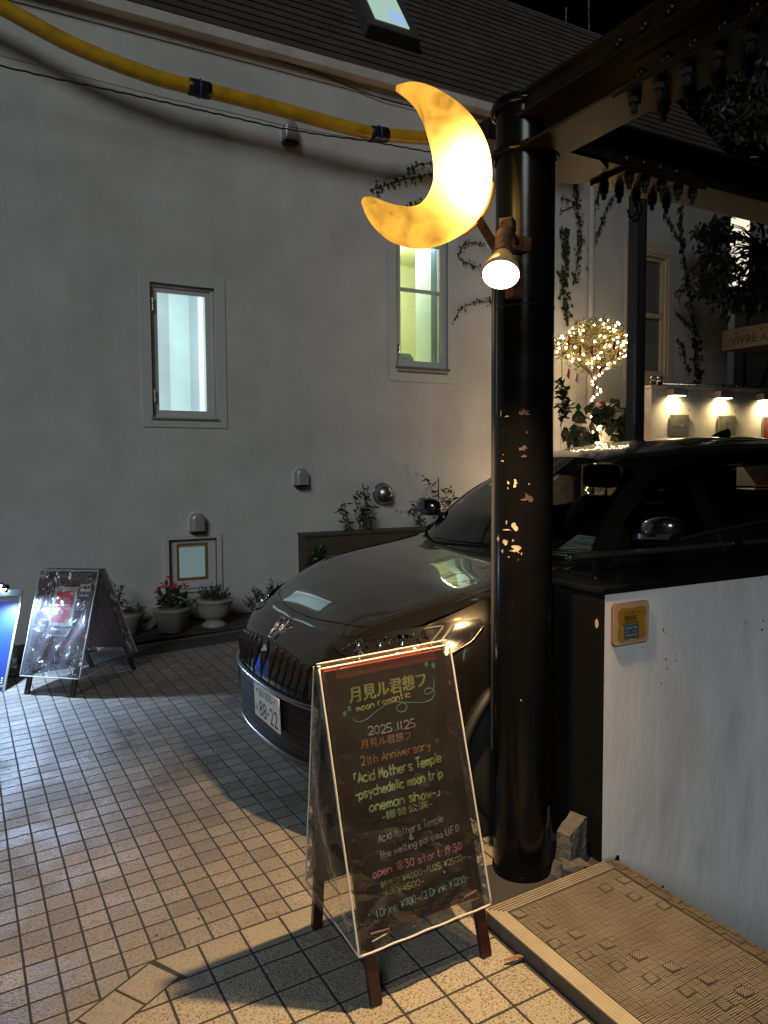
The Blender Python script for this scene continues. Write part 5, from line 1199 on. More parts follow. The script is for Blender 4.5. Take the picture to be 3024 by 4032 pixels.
for s in (-1, 1):
    P = [[ws(s*.945, v)+np.array([-.004,0,.004]) , ws(s*1.0, v)+np.array([-.002,s*.004,.006]), ws(s*1.03, v)+np.array([.03,s*.012,-.012])] for v in np.linspace(0, 1, 14)]
    m = MB(); m.grid(P); m.build('front_pillar', PAINT, car, local=True, smooth=True)
    m = MB(); m.grid([[srf(x, 0, s, -.004)*1, srf(x, 1, s, -.004)] for x in np.linspace(1.47, 1.68, 8)]); m.build('mirror_triangle', GLOSSBLK, car, local=True, smooth=True)
    for (x0, x1, n_) in ((1.67,2.23,'front_side_glass'), (2.33,3.18,'rear_side_glass'), (3.26,3.72,'quarter_glass')):
        m = MB(); m.grid([[srf(x, v, s, -.006) for v in np.linspace(.02, .93, 8)] for x in np.linspace(x0, x1, 16)]); m.build(n_, CARGLASS, car, local=True, smooth=True)
    for (x0, x1) in ((2.22,2.34), (3.17,3.27)):
        m = MB(); m.grid([[srf(x, v, s, -.003) for v in np.linspace(0, 1, 8)] for x in np.linspace(x0, x1, 4)]); m.build('door_pillar', GLOSSBLK, car, local=True, smooth=True)
    m = MB(); m.grid([[srf(x, v, s, 0) for v in np.linspace(0, 1, 8)] for x in np.linspace(3.70, 4.25, 10)]); m.build('rear_pillar', PAINT, car, local=True, smooth=True)
    m = MB(); m.grid([[srf(x, v, s, .004) for v in (.86, 1.02)] for x in np.linspace(1.72, 3.75, 40)]); m.build('window_header', GLOSSBLK, car, local=True, smooth=True)
    m = MB(); m.grid([[srf(x, v, s, .012+.012*(1-v)) for v in (.80, .9, 1.0)] for x in np.linspace(1.86, 3.1, 30)]); m.build('rain_visor', GLASS('smoked_visor', (.12,.12,.12), .1) if 'smoked_visor' not in bpy.data.materials else bpy.data.materials['smoked_visor'], car, local=True, smooth=True)
    m = MB(); m.tube([srf(x, .0, s, .006) for x in np.linspace(1.55, 4.1, 50)], .010, 6); m.build('belt_moulding', M('dark_chrome', (.12,.12,.12), .25, metal=.8) if 'dark_chrome' not in bpy.data.materials else bpy.data.materials['dark_chrome'], car, local=True, smooth=True)
    m = MB(); m.tube([(x, s*(car_w(z)+.002), z) for x, z in [(1.50,1.13),(1.47,.9),(1.45,.6),(1.48,.36)]], .004, 5); m.tube([(2.28, s*(car_w(z)+.002), z) for z in (1.2, .9, .6, .34)], .004, 5); m.build('door_gap', BLACKPL, car, local=True)
    m = MB(); m.tube([(2.05, s*(car_w(.98)+.03), 1.0),(2.09, s*(car_w(.98)+.036), 1.0),(2.2, s*(car_w(.98)+.036), 1.005),(2.24, s*(car_w(.98)+.03), 1.005)], .012, 8); m.build('door_handle', PAINT, car, local=True, smooth=True)
    # door mirror
    mc_ = np.array([1.63, s*1.0, 1.285]); m = MB(); P = []
    for i in range(17):
        a = math.pi*i/16; row = []
        for j in range(21):
            b = 2*math.pi*j/20; cx_ = -math.cos(a)
            row.append(mc_+np.array([.076*math.sin(a)*math.copysign(abs(math.cos(b))**.8, math.cos(b)), s*.110*cx_, .064*math.sin(a)**.7*math.copysign(abs(math.sin(b))**.8, math.sin(b))+.012*cx_]))
        P.append(row)
    m.grid(P); mi = m.build('door_mirror', PAINT, car, local=True, smooth=True)
    m = MB(); m.obox(mc_+np.array([.03, -s*.13, -.05]), (0,1,0), (1,0,0), (0,0,1), .09, .06, .03, bev=.01); m.build('mirror_arm', BLACKPL, mi, local=True)
    m = MB(); m.grid([[mc_+np.array([.004-.075*math.cos(b), s*(-.075+.175*t), -.030+.012*t+dz]) for dz in (-.012, .012)] for t, b in zip(np.linspace(0, 1, 14), np.linspace(-.35, .55, 14))]); m.build('mirror_indicator', M('clear_indicator', (.08,.09,.105), .15, metal=.3) if 'clear_indicator' not in bpy.data.materials else bpy.data.materials['clear_indicator'], mi, local=True, smooth=True)
# roof
RX = np.linspace(1.90, 4.25, 44)
def roof_pt(x, p):
    zc = _ip(x, [1.9,2.1,2.5,2.9,3.3,3.8,4.25], [1.615,1.652,1.688,1.700,1.697,1.655,1.575]); w = side_y(x, rail_z(x))+.012; ze = rail_z(x)+.004
    x2 = x+.09*p*p*max(0, 1-(x-1.9)/.6); return np.array([x2, w*p, zc-(zc-ze)*abs(p)**3.0])
m = MB(); m.grid([[roof_pt(x, p) for p in np.linspace(-1, 1, 31)] for x in RX]); m.build('roof', PAINT, car, local=True, smooth=True)
m = MB(); P = []
for x in np.linspace(3.27, 3.47, 9):
    t = (x-3.27)/.2; h = .062*min(1, t*1.25)**.75; wd = .018*(1-.3*t); zr_ = roof_pt(x, 0)[2]-.004
    P.append([(x, -wd, zr_), (x, -wd*.5, zr_+h*.7), (x, 0, zr_+h), (x, wd*.5, zr_+h*.7), (x, wd, zr_)])
m.grid(P); m.poly(P[-1]); m.build('shark_fin_aerial', GLOSSBLK, car, local=True, angle=50)
# tailgate glass and rear
m = MB(); m.grid([[np.array([4.25+.32*v, y*(1-.0*v), 1.565-(1.565-1.27)*v]) for y in np.linspace(-.56, .56, 9)] for v in np.linspace(0, 1, 6)]); m.build('rear_glass', CARGLASS, car, local=True, smooth=True)
m = MB(); m.box(4.2, 4.5, -.75, .75, 1.2, 1.268); m.box(4.12, 4.3, -.78, -.55, 1.25, 1.45); m.box(4.12, 4.3, .55, .78, 1.25, 1.45); m.build('tailgate', PAINT, car, local=True)
for s in (-1, 1): part('tail_light', M('tail_red', (.25,.01,.01), .2) if 'tail_red' not in bpy.data.materials else bpy.data.materials['tail_red'], car, lambda m: m.box(4.47, 4.60, s*.66-.12, s*.66+.12, .98, 1.08, bev=.01), local=True)
# wipers, cowl, interior
part('cowl', BLACKPL, car, lambda m: m.grid([[(cowl(y)-.005, y, hz(min(cowl(y), 1.3), y)-.006), (cowl(y)+.10, y*.97, 1.118+.02*abs(y))] for y in np.linspace(-.80, .80, 31)]), local=True, smooth=True)
for (ya, yb) in ((.30,-.32), (-.26,-.72)):
    part('wiper', BLACKPL, car, lambda m: (m.tube([(1.19+.27*(ya/.775)**2, ya, 1.142), (1.225+.27*((ya+yb)/1.55)**2, (ya+yb)/2, 1.158), (1.222+.27*(yb/.775)**2, yb, 1.162)], .008, 6), m.tube([(1.21+.27*(ya/.775)**2, ya+.05, 1.158), (1.235+.27*((ya+yb)/1.55)**2, (ya+yb)/2, 1.170), (1.235+.27*(yb/.775)**2, yb-.05, 1.172)], .005, 6)), local=True, smooth=True)
part('dashboard', INTERIOR, car, lambda m: (m.box(1.36, 2.0, -.70, .70, .8, 1.115, bev=.05), m.box(1.9, 4.0, -.72, .72, .35, .5)), local=True)
for y in (-.37, .37):
    def seat(m):
        P = []
        for (x, z, w, t) in ((2.36,.62,.25,.10),(2.42,.80,.26,.10),(2.49,1.0,.26,.09),(2.55,1.18,.24,.08),(2.585,1.28,.20,.07),(2.60,1.325,.12,.05)):
            P.append([(x+t*math.cos(a), y+w*math.copysign(abs(math.sin(a))**.6, math.sin(a)), z) for a in np.linspace(0, 2*math.pi, 25)])
        m.grid(P); m.poly(P[-1][:-1]); m.box(1.95, 2.5, y-.25, y+.25, .45, .68, bev=.05)
    st_ = part('seat', INTERIOR, car, seat, local=True, smooth=True)
    part('headrest', INTERIOR, st_, lambda m: (m.box(2.575, 2.675, y-.145, y+.145, 1.375, 1.535, bev=.045), m.tube([(2.61,y-.06,1.30),(2.61,y-.06,1.40)], .007, 6), m.tube([(2.61,y+.06,1.30),(2.61,y+.06,1.40)], .007, 6)), local=True, smooth=True)
part('steering_wheel', INTERIOR, car, lambda m: m.tube([(2.02+.06*math.sin(a), .37+.18*math.cos(a), 1.06+.17*math.sin(a)) for a in np.linspace(0, 2*math.pi, 25)[:-1]], .014, 6, closed=True), local=True)
part('rear_seat', INTERIOR, car, lambda m: m.box(3.3, 3.5, -.65, .65, .5, 1.22, bev=.06), local=True)
part('mirror', INTERIOR, car, lambda m: m.box(1.97, 1.99, -.11, .11, 1.50, 1.56, bev=.01), local=True)
# parking permit card lying on the dashboard
pc = [CM @ Vector(q) for q in ((1.50,-.40,1.121), (1.50,-.655,1.121), (1.68,-.655,1.205), (1.68,-.40,1.205))]
card = MB().add([tuple(p) for p in pc]+[tuple(p-Vector((.0015,0,.003))) for p in pc], [(0,1,2,3),(4,5,6,7),(0,1,5,4),(1,2,6,5),(2,3,7,6),(3,0,4,7)]).build('parking_permit_card', M('permit_green', (.50,.58,.46), .7), None)
tag(card, 'pale green permit card with a boxed line propped on the car dashboard', 'card')
co = np.array(pc[0]); cex = np.array(pc[1]-pc[0]); cW = np.linalg.norm(cex); cex /= cW; cey = np.array(pc[3]-pc[0]); cH = np.linalg.norm(cey); cey /= cH
cn = np.cross(cex, cey); co = co+cn*.001
text('lettering', '歩行困難者 使用中', INK, card, co+cex*.045+cey*cH*.53, cex, cey, .030, .185)
part('box_line', GREENINK, card, lambda m: m.tube([co+cex*a*cW+cey*b*cH for a, b in ((.08,.44),(.96,.44),(.96,.74),(.08,.74))], .0016, 4, closed=True))
part('small_print', GREENINK, card, lambda m: [m.obox(co+cex*cW*(.2+.6*random.random())+cey*cH*z, cex, cey, cn, .04, .006, .0005) for z in (.36,.30,.24,.17,.10,.82,.90) for _ in range(3)])
# ------------------------------------------------------------------ yellow cable guard and wires across the yard
PY = 7.24
pts = [(-300,-130),(-150,-55),(0,23),(137,100),(273,173),(456,250),(638,314),(784,349),(911,380),(1094,428),(1276,478),(1458,526),(1580,537),(1701,545),(1966,562),(2300,575)]
cg = thing('cable_guard', 'long sagging yellow cable guard tube with black taped joints strung before the wall', 'cable guard', tuple(on_y(784, 346, PY)))
m = MB(); pp = [on_y(px, py, PY-.05*(i-8)/8) for i, (px, py) in enumerate(pts)]
def dens(P, n):
    P = np.array(P); L = np.concatenate([[0], np.cumsum(np.linalg.norm(np.diff(P, axis=0), axis=1))]); t = np.linspace(0, L[-1], n); Q = np.stack([np.interp(t, L, P[:,k]) for k in range(3)], 1)
    for _ in range(4): Q[1:-1] = (Q[:-2]+2*Q[1:-1]+Q[2:])/4
    return Q
DP = dens(pp, 120); m.tube(DP, .068, 16); m.build('tube', YELLOW, cg, smooth=True)
def near(px):
    return min(range(len(DP)), key=lambda i: abs(project(DP[i])[0]-px))
for px in (784, 1495):
    i = near(px); d = (DP[i+1]-DP[i-1]); d /= np.linalg.norm(d); c = DP[i]
    part('sleeve', BLACKPL, cg, lambda m: m.lathe([(.068,-.105),(.075,-.10),(.077,-.05),(.076,0),(.078,.05),(.075,.10),(.068,.105)], c, 20, axis=(np.cross(d,[0,0,1.0])/np.linalg.norm(np.cross(d,[0,0,1.0])), np.cross(np.cross(d,[0,0,1.0]), d)/np.linalg.norm(np.cross(np.cross(d,[0,0,1.0]), d)), d)), smooth=True)
    u_ = np.cross(d, [0,0,1.0]); u_ /= np.linalg.norm(u_); w_ = np.cross(u_, d)
    part('blue_tie', BLUETAPE, cg, lambda m: m.tube([c+.080*(u_*math.cos(a)+w_*math.sin(a)) for a in np.linspace(0, 2*math.pi, 21)[:-1]], .008, 6, closed=True), smooth=True)
wr = dens([on_y(px, py, PY+.02) for px, py in [(-200,215),(0,259),(230,312),(440,356),(660,405),(875,453),(1094,503),(1300,536),(1458,556),(1640,590),(1960,640)]], 90)
for i in range(len(wr)): wr[i][2] += .004*math.sin(i*2.3)
o = MB().tube(wr, .0085, 6).build('black_wire', BLACKPL, None, smooth=True); tag(o, 'twisted black wire strung below the yellow cable guard', 'wire')
wr = dens([on_y(px, py, PY+.08) for px, py in [(-200,165),(0,219),(320,300),(640,383),(960,455),(1140,500),(1400,545)]], 60)
o = MB().tube(wr, .0035, 5).build('thin_wire', M('grey_wire', (.1,.1,.1), .5), None); tag(o, 'thin grey wire running just above the twisted black wire', 'wire')

# ------------------------------------------------------------------ planter box and pots along the wall
PB = thing('planter_box', 'long rusty brown planter box against the wall behind the car bonnet', 'planter', (3.21, WY-.2, .3))
RBM = M('planter_brown', (.065,.047,.026), .8, var=.35, vscale=4, dirt=(.05,.04,.025), dscale=5, damt=.6)
boxes('box_body', RBM, PB, (3.18,6.2,WY-.22,WY-.003,.2,.985), bev=.006); part('rim', M('planter_rim', (.07,.052,.032), .7), PB, lambda m: m.box(3.17, 6.2, WY-.235, WY-.003, .986, 1.02, bev=.006))
rnd = random.Random(21)
def shrub(name, label, cat, stems, leafsize, mat, group=None, n=14, asp=.28, base=None):
    t = thing(name, label, cat, tuple(stems[0][0]) if base is None else base, group)
    ms, ml = MB(), MB()
    for st_ in stems:
        Q = dens(st_, 14); ms.tube(Q, [.006*(1-.7*i/13) for i in range(14)], 5)
        P = [Q[int(4+9.9*rnd.random())]+np.array([rnd.gauss(0,.012) for _ in range(3)]) for _ in range(n)]; leaves(ml, P, leafsize, rnd, droop=-.2, aspect=asp)
    ms.build('stem', BARK, t); ml.build('foliage', mat, t); return t
def stem_px(P, y0, y1): return [on_y(px, py, y0+(y1-y0)*i/(len(P)-1)) for i, (px, py) in enumerate(P)]
yb, yf = WY-.12, WY-.30
shrub('oleander', 'dark leafy oleander rising from the planter left of the round vent', 'shrub', [stem_px(q, yb, yf) for q in [[(1390,2110),(1375,2060),(1350,1975)],[(1410,2110),(1425,2010),(1405,1935)],[(1430,2110),(1440,2000),(1427,1905)],[(1440,2110),(1445,2020),(1447,1930)],[(1450,2110),(1465,2040),(1480,1990)],[(1370,2090),(1352,2040),(1342,1990)],[(1425,2100),(1412,2040),(1415,1985)],[(1455,2120),(1440,2060),(1430,2020)]]], .085, DKGREEN, n=22)
shrub('oleander', 'bushier oleander right of the round vent beside the windscreen', 'shrub', [stem_px(q, yb, yf) for q in [[(1700,2120),(1660,2030),(1560,2010)],[(1700,2120),(1650,2060),(1632,1980)],[(1730,2110),(1700,2020),(1695,1970)],[(1740,2110),(1725,1960),(1665,1870)],[(1735,2110),(1730,1985),(1720,1925)],[(1750,2100),(1755,1990),(1770,1925)],[(1760,2090),(1770,2000),(1782,1950)]]], .085, DKGREEN, n=24)
for px0, py0, px1, py1, who in ((1427,1903,1470,2120,'leaning among the oleander left of the round vent'), (1726,1880,1728,2110,'standing upright in the oleander by the windscreen')):
    o = MB().tube([on_y(px0, py0, yf+.06), on_y(px1, py1, yb)], .007, 6).build('plant_stake', DARK, None); tag(o, 'thin dark plant stake '+who, 'stake')
shrub('trailing_plant', 'green creeper hanging at the left end of the brown planter', 'plant', [stem_px(q, WY-.25, WY-.30) for q in [[(1230,2140),(1240,2180),(1222,2215)],[(1245,2130),(1262,2170),(1250,2210)],[(1260,2140),(1275,2180),(1285,2205)]]], .07, GREEN, n=40, asp=.5)
def pot(name, label, prof, c, scal=None, rim=None, group='pots along the wall', mat=TERRA):
    t = thing(name, label, 'pot', tuple(c), group)
    m = MB(); m.lathe(prof, c, 32, scal=scal); m.build('pot_body', mat, t, smooth=True)
    r, h = prof[-1]; m = MB(); m.lathe([(0,h-.03),(r*.95,h-.03)], c, 24); m.build('soil', SOIL, t); return t
def plant(name, label, c, r, h, n, size, mat, asp, seed, flowers=0, fc=None, spread=1.0, droop=.0, parent_group=None):
    rnd = random.Random(seed); t = thing(name, label, 'plant', tuple(c), parent_group); ms, ml, mf = MB(), MB(), MB()
    for _ in range(n//6):
        a = rnd.uniform(0, 2*math.pi); rr = r*math.sqrt(rnd.random()); p1 = np.array(c)+np.array([rr*spread*math.cos(a), rr*spread*math.sin(a), h*rnd.uniform(.45, 1)*(1-.45*(rr/r)**2)])
        b = np.array(c)+np.array([rr*.4*math.cos(a), rr*.4*math.sin(a), -.02]); ms.tube([b, (b+p1)/2+np.array([0,0,.02]), p1], .003, 4)
        leaves(ml, [b*(1-q)+p1*q+np.array([rnd.gauss(0,.01) for _ in range(3)]) for q in [rnd.uniform(.3, 1.05) for _ in range(6)]], size, rnd, droop=droop, aspect=asp)
    ms.build('stem', BARK, t); ml.build('foliage', mat, t)
    for k in range(flowers):
        a = rnd.uniform(0, 2*math.pi); rr = r*.95*math.sqrt(rnd.random()); p = np.array(c)+np.array([rr*math.cos(a), rr*math.sin(a)-.02, h*(1.0-.35*(rr/r)**2)+rnd.uniform(-.02,.05)])
        m = MB()
        for q in range(14): leaves(m, [p+np.array([rnd.gauss(0,.014) for _ in range(3)])], .026, rnd, droop=-.2, aspect=.9)
        m.build('flower_head', fc, t)
    return t
c1 = np.array([1.725, 7.22, gz(1.725, 7.22)+.02]); wav = lambda a, h: 1+.05*math.cos(4*a)
pot('flower_pot', 'squarish pale pot of red geraniums below the little lit window', [(.105,0),(.118,.012),(.155,.16),(.176,.205),(.182,.212),(.182,.228),(.166,.23)], c1, scal=wav)
plant('geranium', 'red flowering geranium in the squarish pale pot', c1+np.array([0,0,.21]), .165, .27, 190, .05, GREEN, .85, 2, flowers=8, fc=M('geranium_red', (.42,.012,.02), .6), droop=.1, spread=1.1)
c2 = np.array([2.125, 7.20, gz(2.125, 7.2)+.02])
pot('urn_pot', 'footed urn-shaped pale pot with scalloped rim holding lavender', [(.118,0),(.122,.02),(.085,.045),(.075,.065),(.11,.085),(.148,.13),(.160,.19),(.178,.245),(.195,.262),(.186,.266)], c2, scal=lambda a, h: 1+(.035*math.cos(8*a) if h > .23 else 0))
plant('lavender', 'fine leaved dark green lavender in the urn pot', c2+np.array([0,0,.25]), .17, .17, 420, .045, DKGREEN, .16, 3, droop=-1.0)
c3 = np.array([1.36, 7.36, gz(1.36, 7.36)+.02])
pot('round_pot', 'small pale pot half hidden behind the menu board', [(.075,0),(.09,.01),(.125,.17),(.14,.21),(.128,.212)], c3)
plant('spiky_plant', 'thin spiky plant in the pot behind the menu board', c3+np.array([-.12,-.02,.2]), .07, .45, 50, .11, DKGREEN, .14, 4, droop=-.3)
plant('low_herb', 'low feathery green herb in the pot behind the menu board', c3+np.array([.06,0,.2]), .12, .10, 120, .05, GREEN, .3, 5)
o = MB().tube([(1.46,7.42,.19),(1.55,7.44,.20),(1.62,7.48,.24),(1.66,7.52,.27)], .04, 12).build('drain_pipe', M('dull_pvc', (.38,.36,.33), .6, var=.2, vscale=8), None, smooth=True); tag(o, 'short grey plastic drain pipe lying between two flower pots', 'pipe')
c4 = np.array([2.72, 7.28, gz(2.72, 7.28)])
plant('low_bush', 'dark rounded bush beside the car nose under the wall', c4, .26, .42, 520, .06, DKGREEN, .2, 6, droop=-.6)
o = MB().tube([(1.70,7.50,.30),(1.70,7.50,.21)], .055, 16).build('seedling_pot', M('seedling_pot_grey', (.25,.24,.22), .7), None); tag(o, 'small dark pot of thin spiky leaves behind the geraniums', 'pot')
plant('air_plant', 'thin spiky leaves in the small dark pot behind the geraniums', (1.86,7.40,.34), .06, .14, 50, .12, GREEN, .14, 12, droop=-.4)
# ------------------------------------------------------------------ ivy on the wall
def vine(label, P, n, size, seed, branch=None, y=WY-.012, mat=IVYG):
    rnd = random.Random(seed); Q = dens([on_y(px, py, y) for px, py in P], 30); t = thing('ivy_vine', label, 'ivy', tuple(Q[0]), 'ivy vines on the plaster wall')
    ms, ml = MB(), MB(); ms.tube(Q, .005, 5); ps = []
    for k in range(n):
        q = Q[rnd.randrange(30)]; ps.append(q+np.array([rnd.gauss(0,size*.45), -rnd.random()*.03, rnd.gauss(0,size*.4)]))
    leaves(ml, ps, size*.66, rnd, droop=.5, aspect=.95, flat=np.array([0,-1.0,0]))
    ms.build('stem', BARK, t); ml.build('foliage', mat, t)
mv = lambda L, ox, oy, k: [(ox+x*k, oy+y*k) for x, y in L]
K3 = (1380, 280, .434); KR = (2150, 650, .5268)
vine('longest ivy sprig reaching left behind the moon lamp', mv([(740,930),(560,960),(400,1000),(170,1078)], *K3), 60, .055, 1)
vine('short ivy sprig just above the longest one behind the moon', mv([(740,830),(640,835),(520,890)], *K3), 30, .05, 2)
vine('ivy tip beside the lower horn of the moon', mv([(700,1180),(620,1195),(545,1235)], *K3), 26, .06, 3)
vine('ivy sprig hanging right of the half hidden lit window', [(1900,960),(1830,950),(1800,1010),(1815,1025),(1880,1050)], 45, .05, 4)
vine('ivy runner curling down left of the black column below the bulb', [(1960,1180),(1880,1190),(1820,1205),(1785,1265)], 34, .05, 5)
vine('dense ivy strand right against the black column', mv([(130,480),(150,700),(130,900),(140,1050),(150,1160)], *KR), 150, .085, 6)
vine('ivy strand running down left of the white downpipe', mv([(200,100),(230,300),(250,480),(240,700),(205,900)], *KR), 170, .06, 7)
vine('thin ivy branch spreading left above the column strand', mv([(110,240),(180,260),(220,300),(110,345)], *KR), 30, .05, 8)
vine('thin ivy branch just right of the white downpipe', mv([(395,170),(370,280),(330,400)], *KR), 45, .05, 9)
vine('ivy branch slanting from the downpipe towards the far post', mv([(510,220),(430,370),(390,500),(330,620)], *KR), 70, .05, 10)
vine('main ivy strand right of the white sash window', mv([(1010,300),(1000,450),(1020,600),(1030,750),(1060,900),(1080,1060),(1100,1240)], *KR), 260, .06, 11)
vine('ivy branch leaning left above the sash window', mv([(880,360),(940,470),(1000,560)], *KR), 60, .05, 12)
vine('broad leaved foot of the ivy right of the sash window', mv([(1110,1250),(1110,1400),(1120,1500),(1130,1610)], *KR), 80, .10, 13)
vine('thin ivy runner low beside the sash window', mv([(955,1090),(1000,1130),(1060,1190),(1080,1240)], *KR), 40, .05, 14)
vine('straggly ivy stem at the very foot of the sash window', mv([(980,1300),(1010,1360),(1040,1480),(1060,1520)], *KR), 36, .06, 15)
vine('bare looking ivy limb climbing right towards the maple', mv([(1085,790),(1130,740),(1190,640),(1260,540)], *KR), 30, .045, 16)
# ------------------------------------------------------------------ lit standard tree with fairy lights
TB = np.array([6.76, 6.92, gz(6.76, 6.92)]); TC = np.array([6.80, 6.92, 3.17])
tree = thing('topiary_tree', 'small round-headed tree wrapped in fairy lights beside the wall', 'tree', tuple(TB))
rnd = random.Random(33)
part('trunk', BARK, tree, lambda m: (m.tube(dens([TB, TB+np.array([.03,0,.8]), TB+np.array([-.03,0,1.5]), TB+np.array([.07,0,2.2]), TC-np.array([0,0,.1])], 20), [.032-.0007*i for i in range(20)], 8), [m.tube([TC-np.array([0,0,.38]), TC+np.array([.3*math.cos(a), .25*math.sin(a), -.12])], [.014,.006], 5) for a in np.linspace(0, 5.2, 6)], m.tube([TC+np.array([.02,0,-.45]), TC+np.array([-.20,-.03,-.22])], [.016,.010], 6)), smooth=True)
def crown_pts(n, c, R, hollow=.35):
    P = []
    while len(P) < n:
        v = np.array([rnd.gauss(0,1) for _ in range(3)]); v /= np.linalg.norm(v); r = (hollow+(1-hollow)*rnd.random())**.6*(.88+.16*math.sin(5*v[0]+3*v[1])*math.sin(4*v[2]+2*v[0]))
        P.append(np.array(c)+v*r*np.array(R))
    return P
leaves(MB(), [], .1, rnd)
part('crown', M('glossy_olive_leaf', (.26,.22,.075), .38, var=.5, vscale=14), tree, lambda m: leaves(m, crown_pts(2300, TC, (.53,.50,.35)), .085, rnd, droop=-.2, aspect=.3))
fl_ = thing('fairy_lights', 'string of tiny warm white bulbs wound round the small tree', 'fairy lights', tuple(TC))
m = MB(); m.lathe([(0,-.014),(.012,0),(0,.016)], n=5); o = m.build('bulb', EM('fairy_glow', (1,.74,.42), 75), None); fbm = o.data; bpy.data.objects.remove(o)
for p in crown_pts(105, TC, (.53,.50,.34), .7): link(fbm, 'bulb', fl_, tuple(p-TC), (rnd.random()*3,)*3)
spir = []
for k in range(62):
    t = k/61; z = TB[2]+.55+(TC[2]-.3-TB[2]-.55)*t; x = TB[0]+float(np.interp(t, [0,.4,.7,1], [.02,-.02,.06,.08])); a = t*2*math.pi*9
    p = np.array([x+.055*math.cos(a), TB[1]+.055*math.sin(a), z]); spir.append(p); link(fbm, 'bulb', fl_, tuple(p-TC), (rnd.random()*3,)*3)
part('wire', BLACKPL, fl_, lambda m: m.tube(spir, .0022, 4))
RED = M('ornament_red', (.40,.02,.02), .35)
for i, (px, py) in enumerate(((2240,1340),(2283,1378),(2330,1380),(2417,1358),(2433,1390),(2238,1470),(2365,1452),(2272,1487))):
    p = on_y(px, py, 6.45); lab = ['hanging high on the left of the lit tree','in the middle left of the lit tree crown','at the centre of the lit tree crown','on the upper right of the lit tree crown','on the right edge of the lit tree crown','low on the left under the lit tree crown','by the trunk fork of the lit tree','pale and dangling under the lit tree crown'][i]
    o = MB().tube([p+np.array([0,0,.05]), p+np.array([.01,0,.02]), p+np.array([-.005,0,-.03]), p+np.array([.015,0,-.06])], [.008,.014,.016,.006], 7).build('tree_ornament', RED if i < 7 else M('ornament_pale', (.6,.35,.3), .4), None, smooth=True); tag(o, 'small red ornament '+lab if i < 7 else 'small ornament '+lab, 'ornament', 'ornaments on the lit tree')
p = on_y(2365, 1600, 6.75); st_ = thing('santa_figure', 'little red and white dangling santa hat ornament on the lit trunk', 'ornament', tuple(p))
part('hat', RED, st_, lambda m: m.tube([p+np.array([-.03,0,.03]), p+np.array([.02,0,.05]), p+np.array([.06,0,.0]), p+np.array([.065,0,-.05])], [.028,.022,.014,.006], 8), smooth=True)
part('pompom', WHITEPL, st_, lambda m: (m.ball(p+np.array([.067,0,-.06]), .017), m.ball(p+np.array([-.045,0,.015]), .03)), smooth=True)
# broad leaved ivy and box planter under the tree
gp = thing('white_planter', 'pale square planter under the lit tree near the far post', 'planter', (7.05, 6.75, gz(7.05, 6.75)))
boxes('planter_body', M('planter_white', (.55,.5,.44), .6), gp, (6.86,7.6,6.6,7.2,.3,2.38), bev=.01)
def big_ivy(label, spots, y, seed, n):
    rnd_ = random.Random(seed); P = []
    for (px, py, rx, ry) in spots:
        for _ in range(n): P.append(on_y(px+rnd_.gauss(0,rx), py+rnd_.gauss(0,ry), y+rnd_.uniform(-.12,.12)))
    t = thing('broad_leaf_ivy', label, 'plant', tuple(P[0])); leaves(m2 := MB(), P, .15, rnd_, droop=.6, aspect=1.0); m2.build('foliage', GREEN, t)
    part('stem', BARK, t, lambda m: m.tube(dens([P[0], P[len(P)//2], P[-1]], 8), .008, 5))
big_ivy('large leaved ivy spilling over the planter beside the far post', [(2350,1610,26,14),(2420,1600,22,14),(2440,1640,22,22),(2470,1640,14,20),(2440,1700,24,22),(2460,1730,18,16)], 6.5, 1, 16)
big_ivy('large leaved ivy at the foot of the lit trunk', [(2235,1690,14,14),(2280,1640,12,12),(2320,1690,14,12),(2265,1720,14,12),(2320,1730,14,10)], 6.7, 2, 9)
shrub('dark_shrub', 'dark wiry shrub with a round bauble hugging the right side of the column', 'shrub', [stem_px(q, 6.2, 6.1) for q in [[(2205,1660),(2225,1560),(2200,1500)],[(2205,1680),(2230,1620),(2240,1590)],[(2200,1640),(2215,1580),(2225,1530)]]], .08, DKGREEN, n=50, asp=.45)
p = on_y(2236, 1580, 6.1); tag(MB().ball(p, .023, 14, 10).build('bauble', GLOSSBLK, None, smooth=True), 'round dark bauble hanging in the shrub beside the column', 'ornament')
# low uplight behind the car washing the wall
ul = thing('garden_uplight', 'small garden uplight on the ground behind the car', 'uplight', (6.3, 6.3, gz(6.3, 6.3)))
boxes('housing', BLACKPL, ul, (6.24,6.36,6.24,6.36,gz(6.3,6.3),gz(6.3,6.3)+.08), bev=.01); part('lens', EM('uplight_lens', (1,.72,.45), 6), ul, lambda m: m.box(6.26, 6.34, 6.26, 6.34, gz(6.3,6.3)+.0805, gz(6.3,6.3)+.084))
l_ = lamp('uplight_beam', 'SPOT', (6.3, 6.3, gz(6.3,6.3)+.12), 120, (1,.58,.27), spot_size=math.radians(150), spot_blend=1, shadow_soft_size=.05); l_.rotation_euler = Vector((.25,.55,1)).to_track_quat('-Z','Y').to_euler()
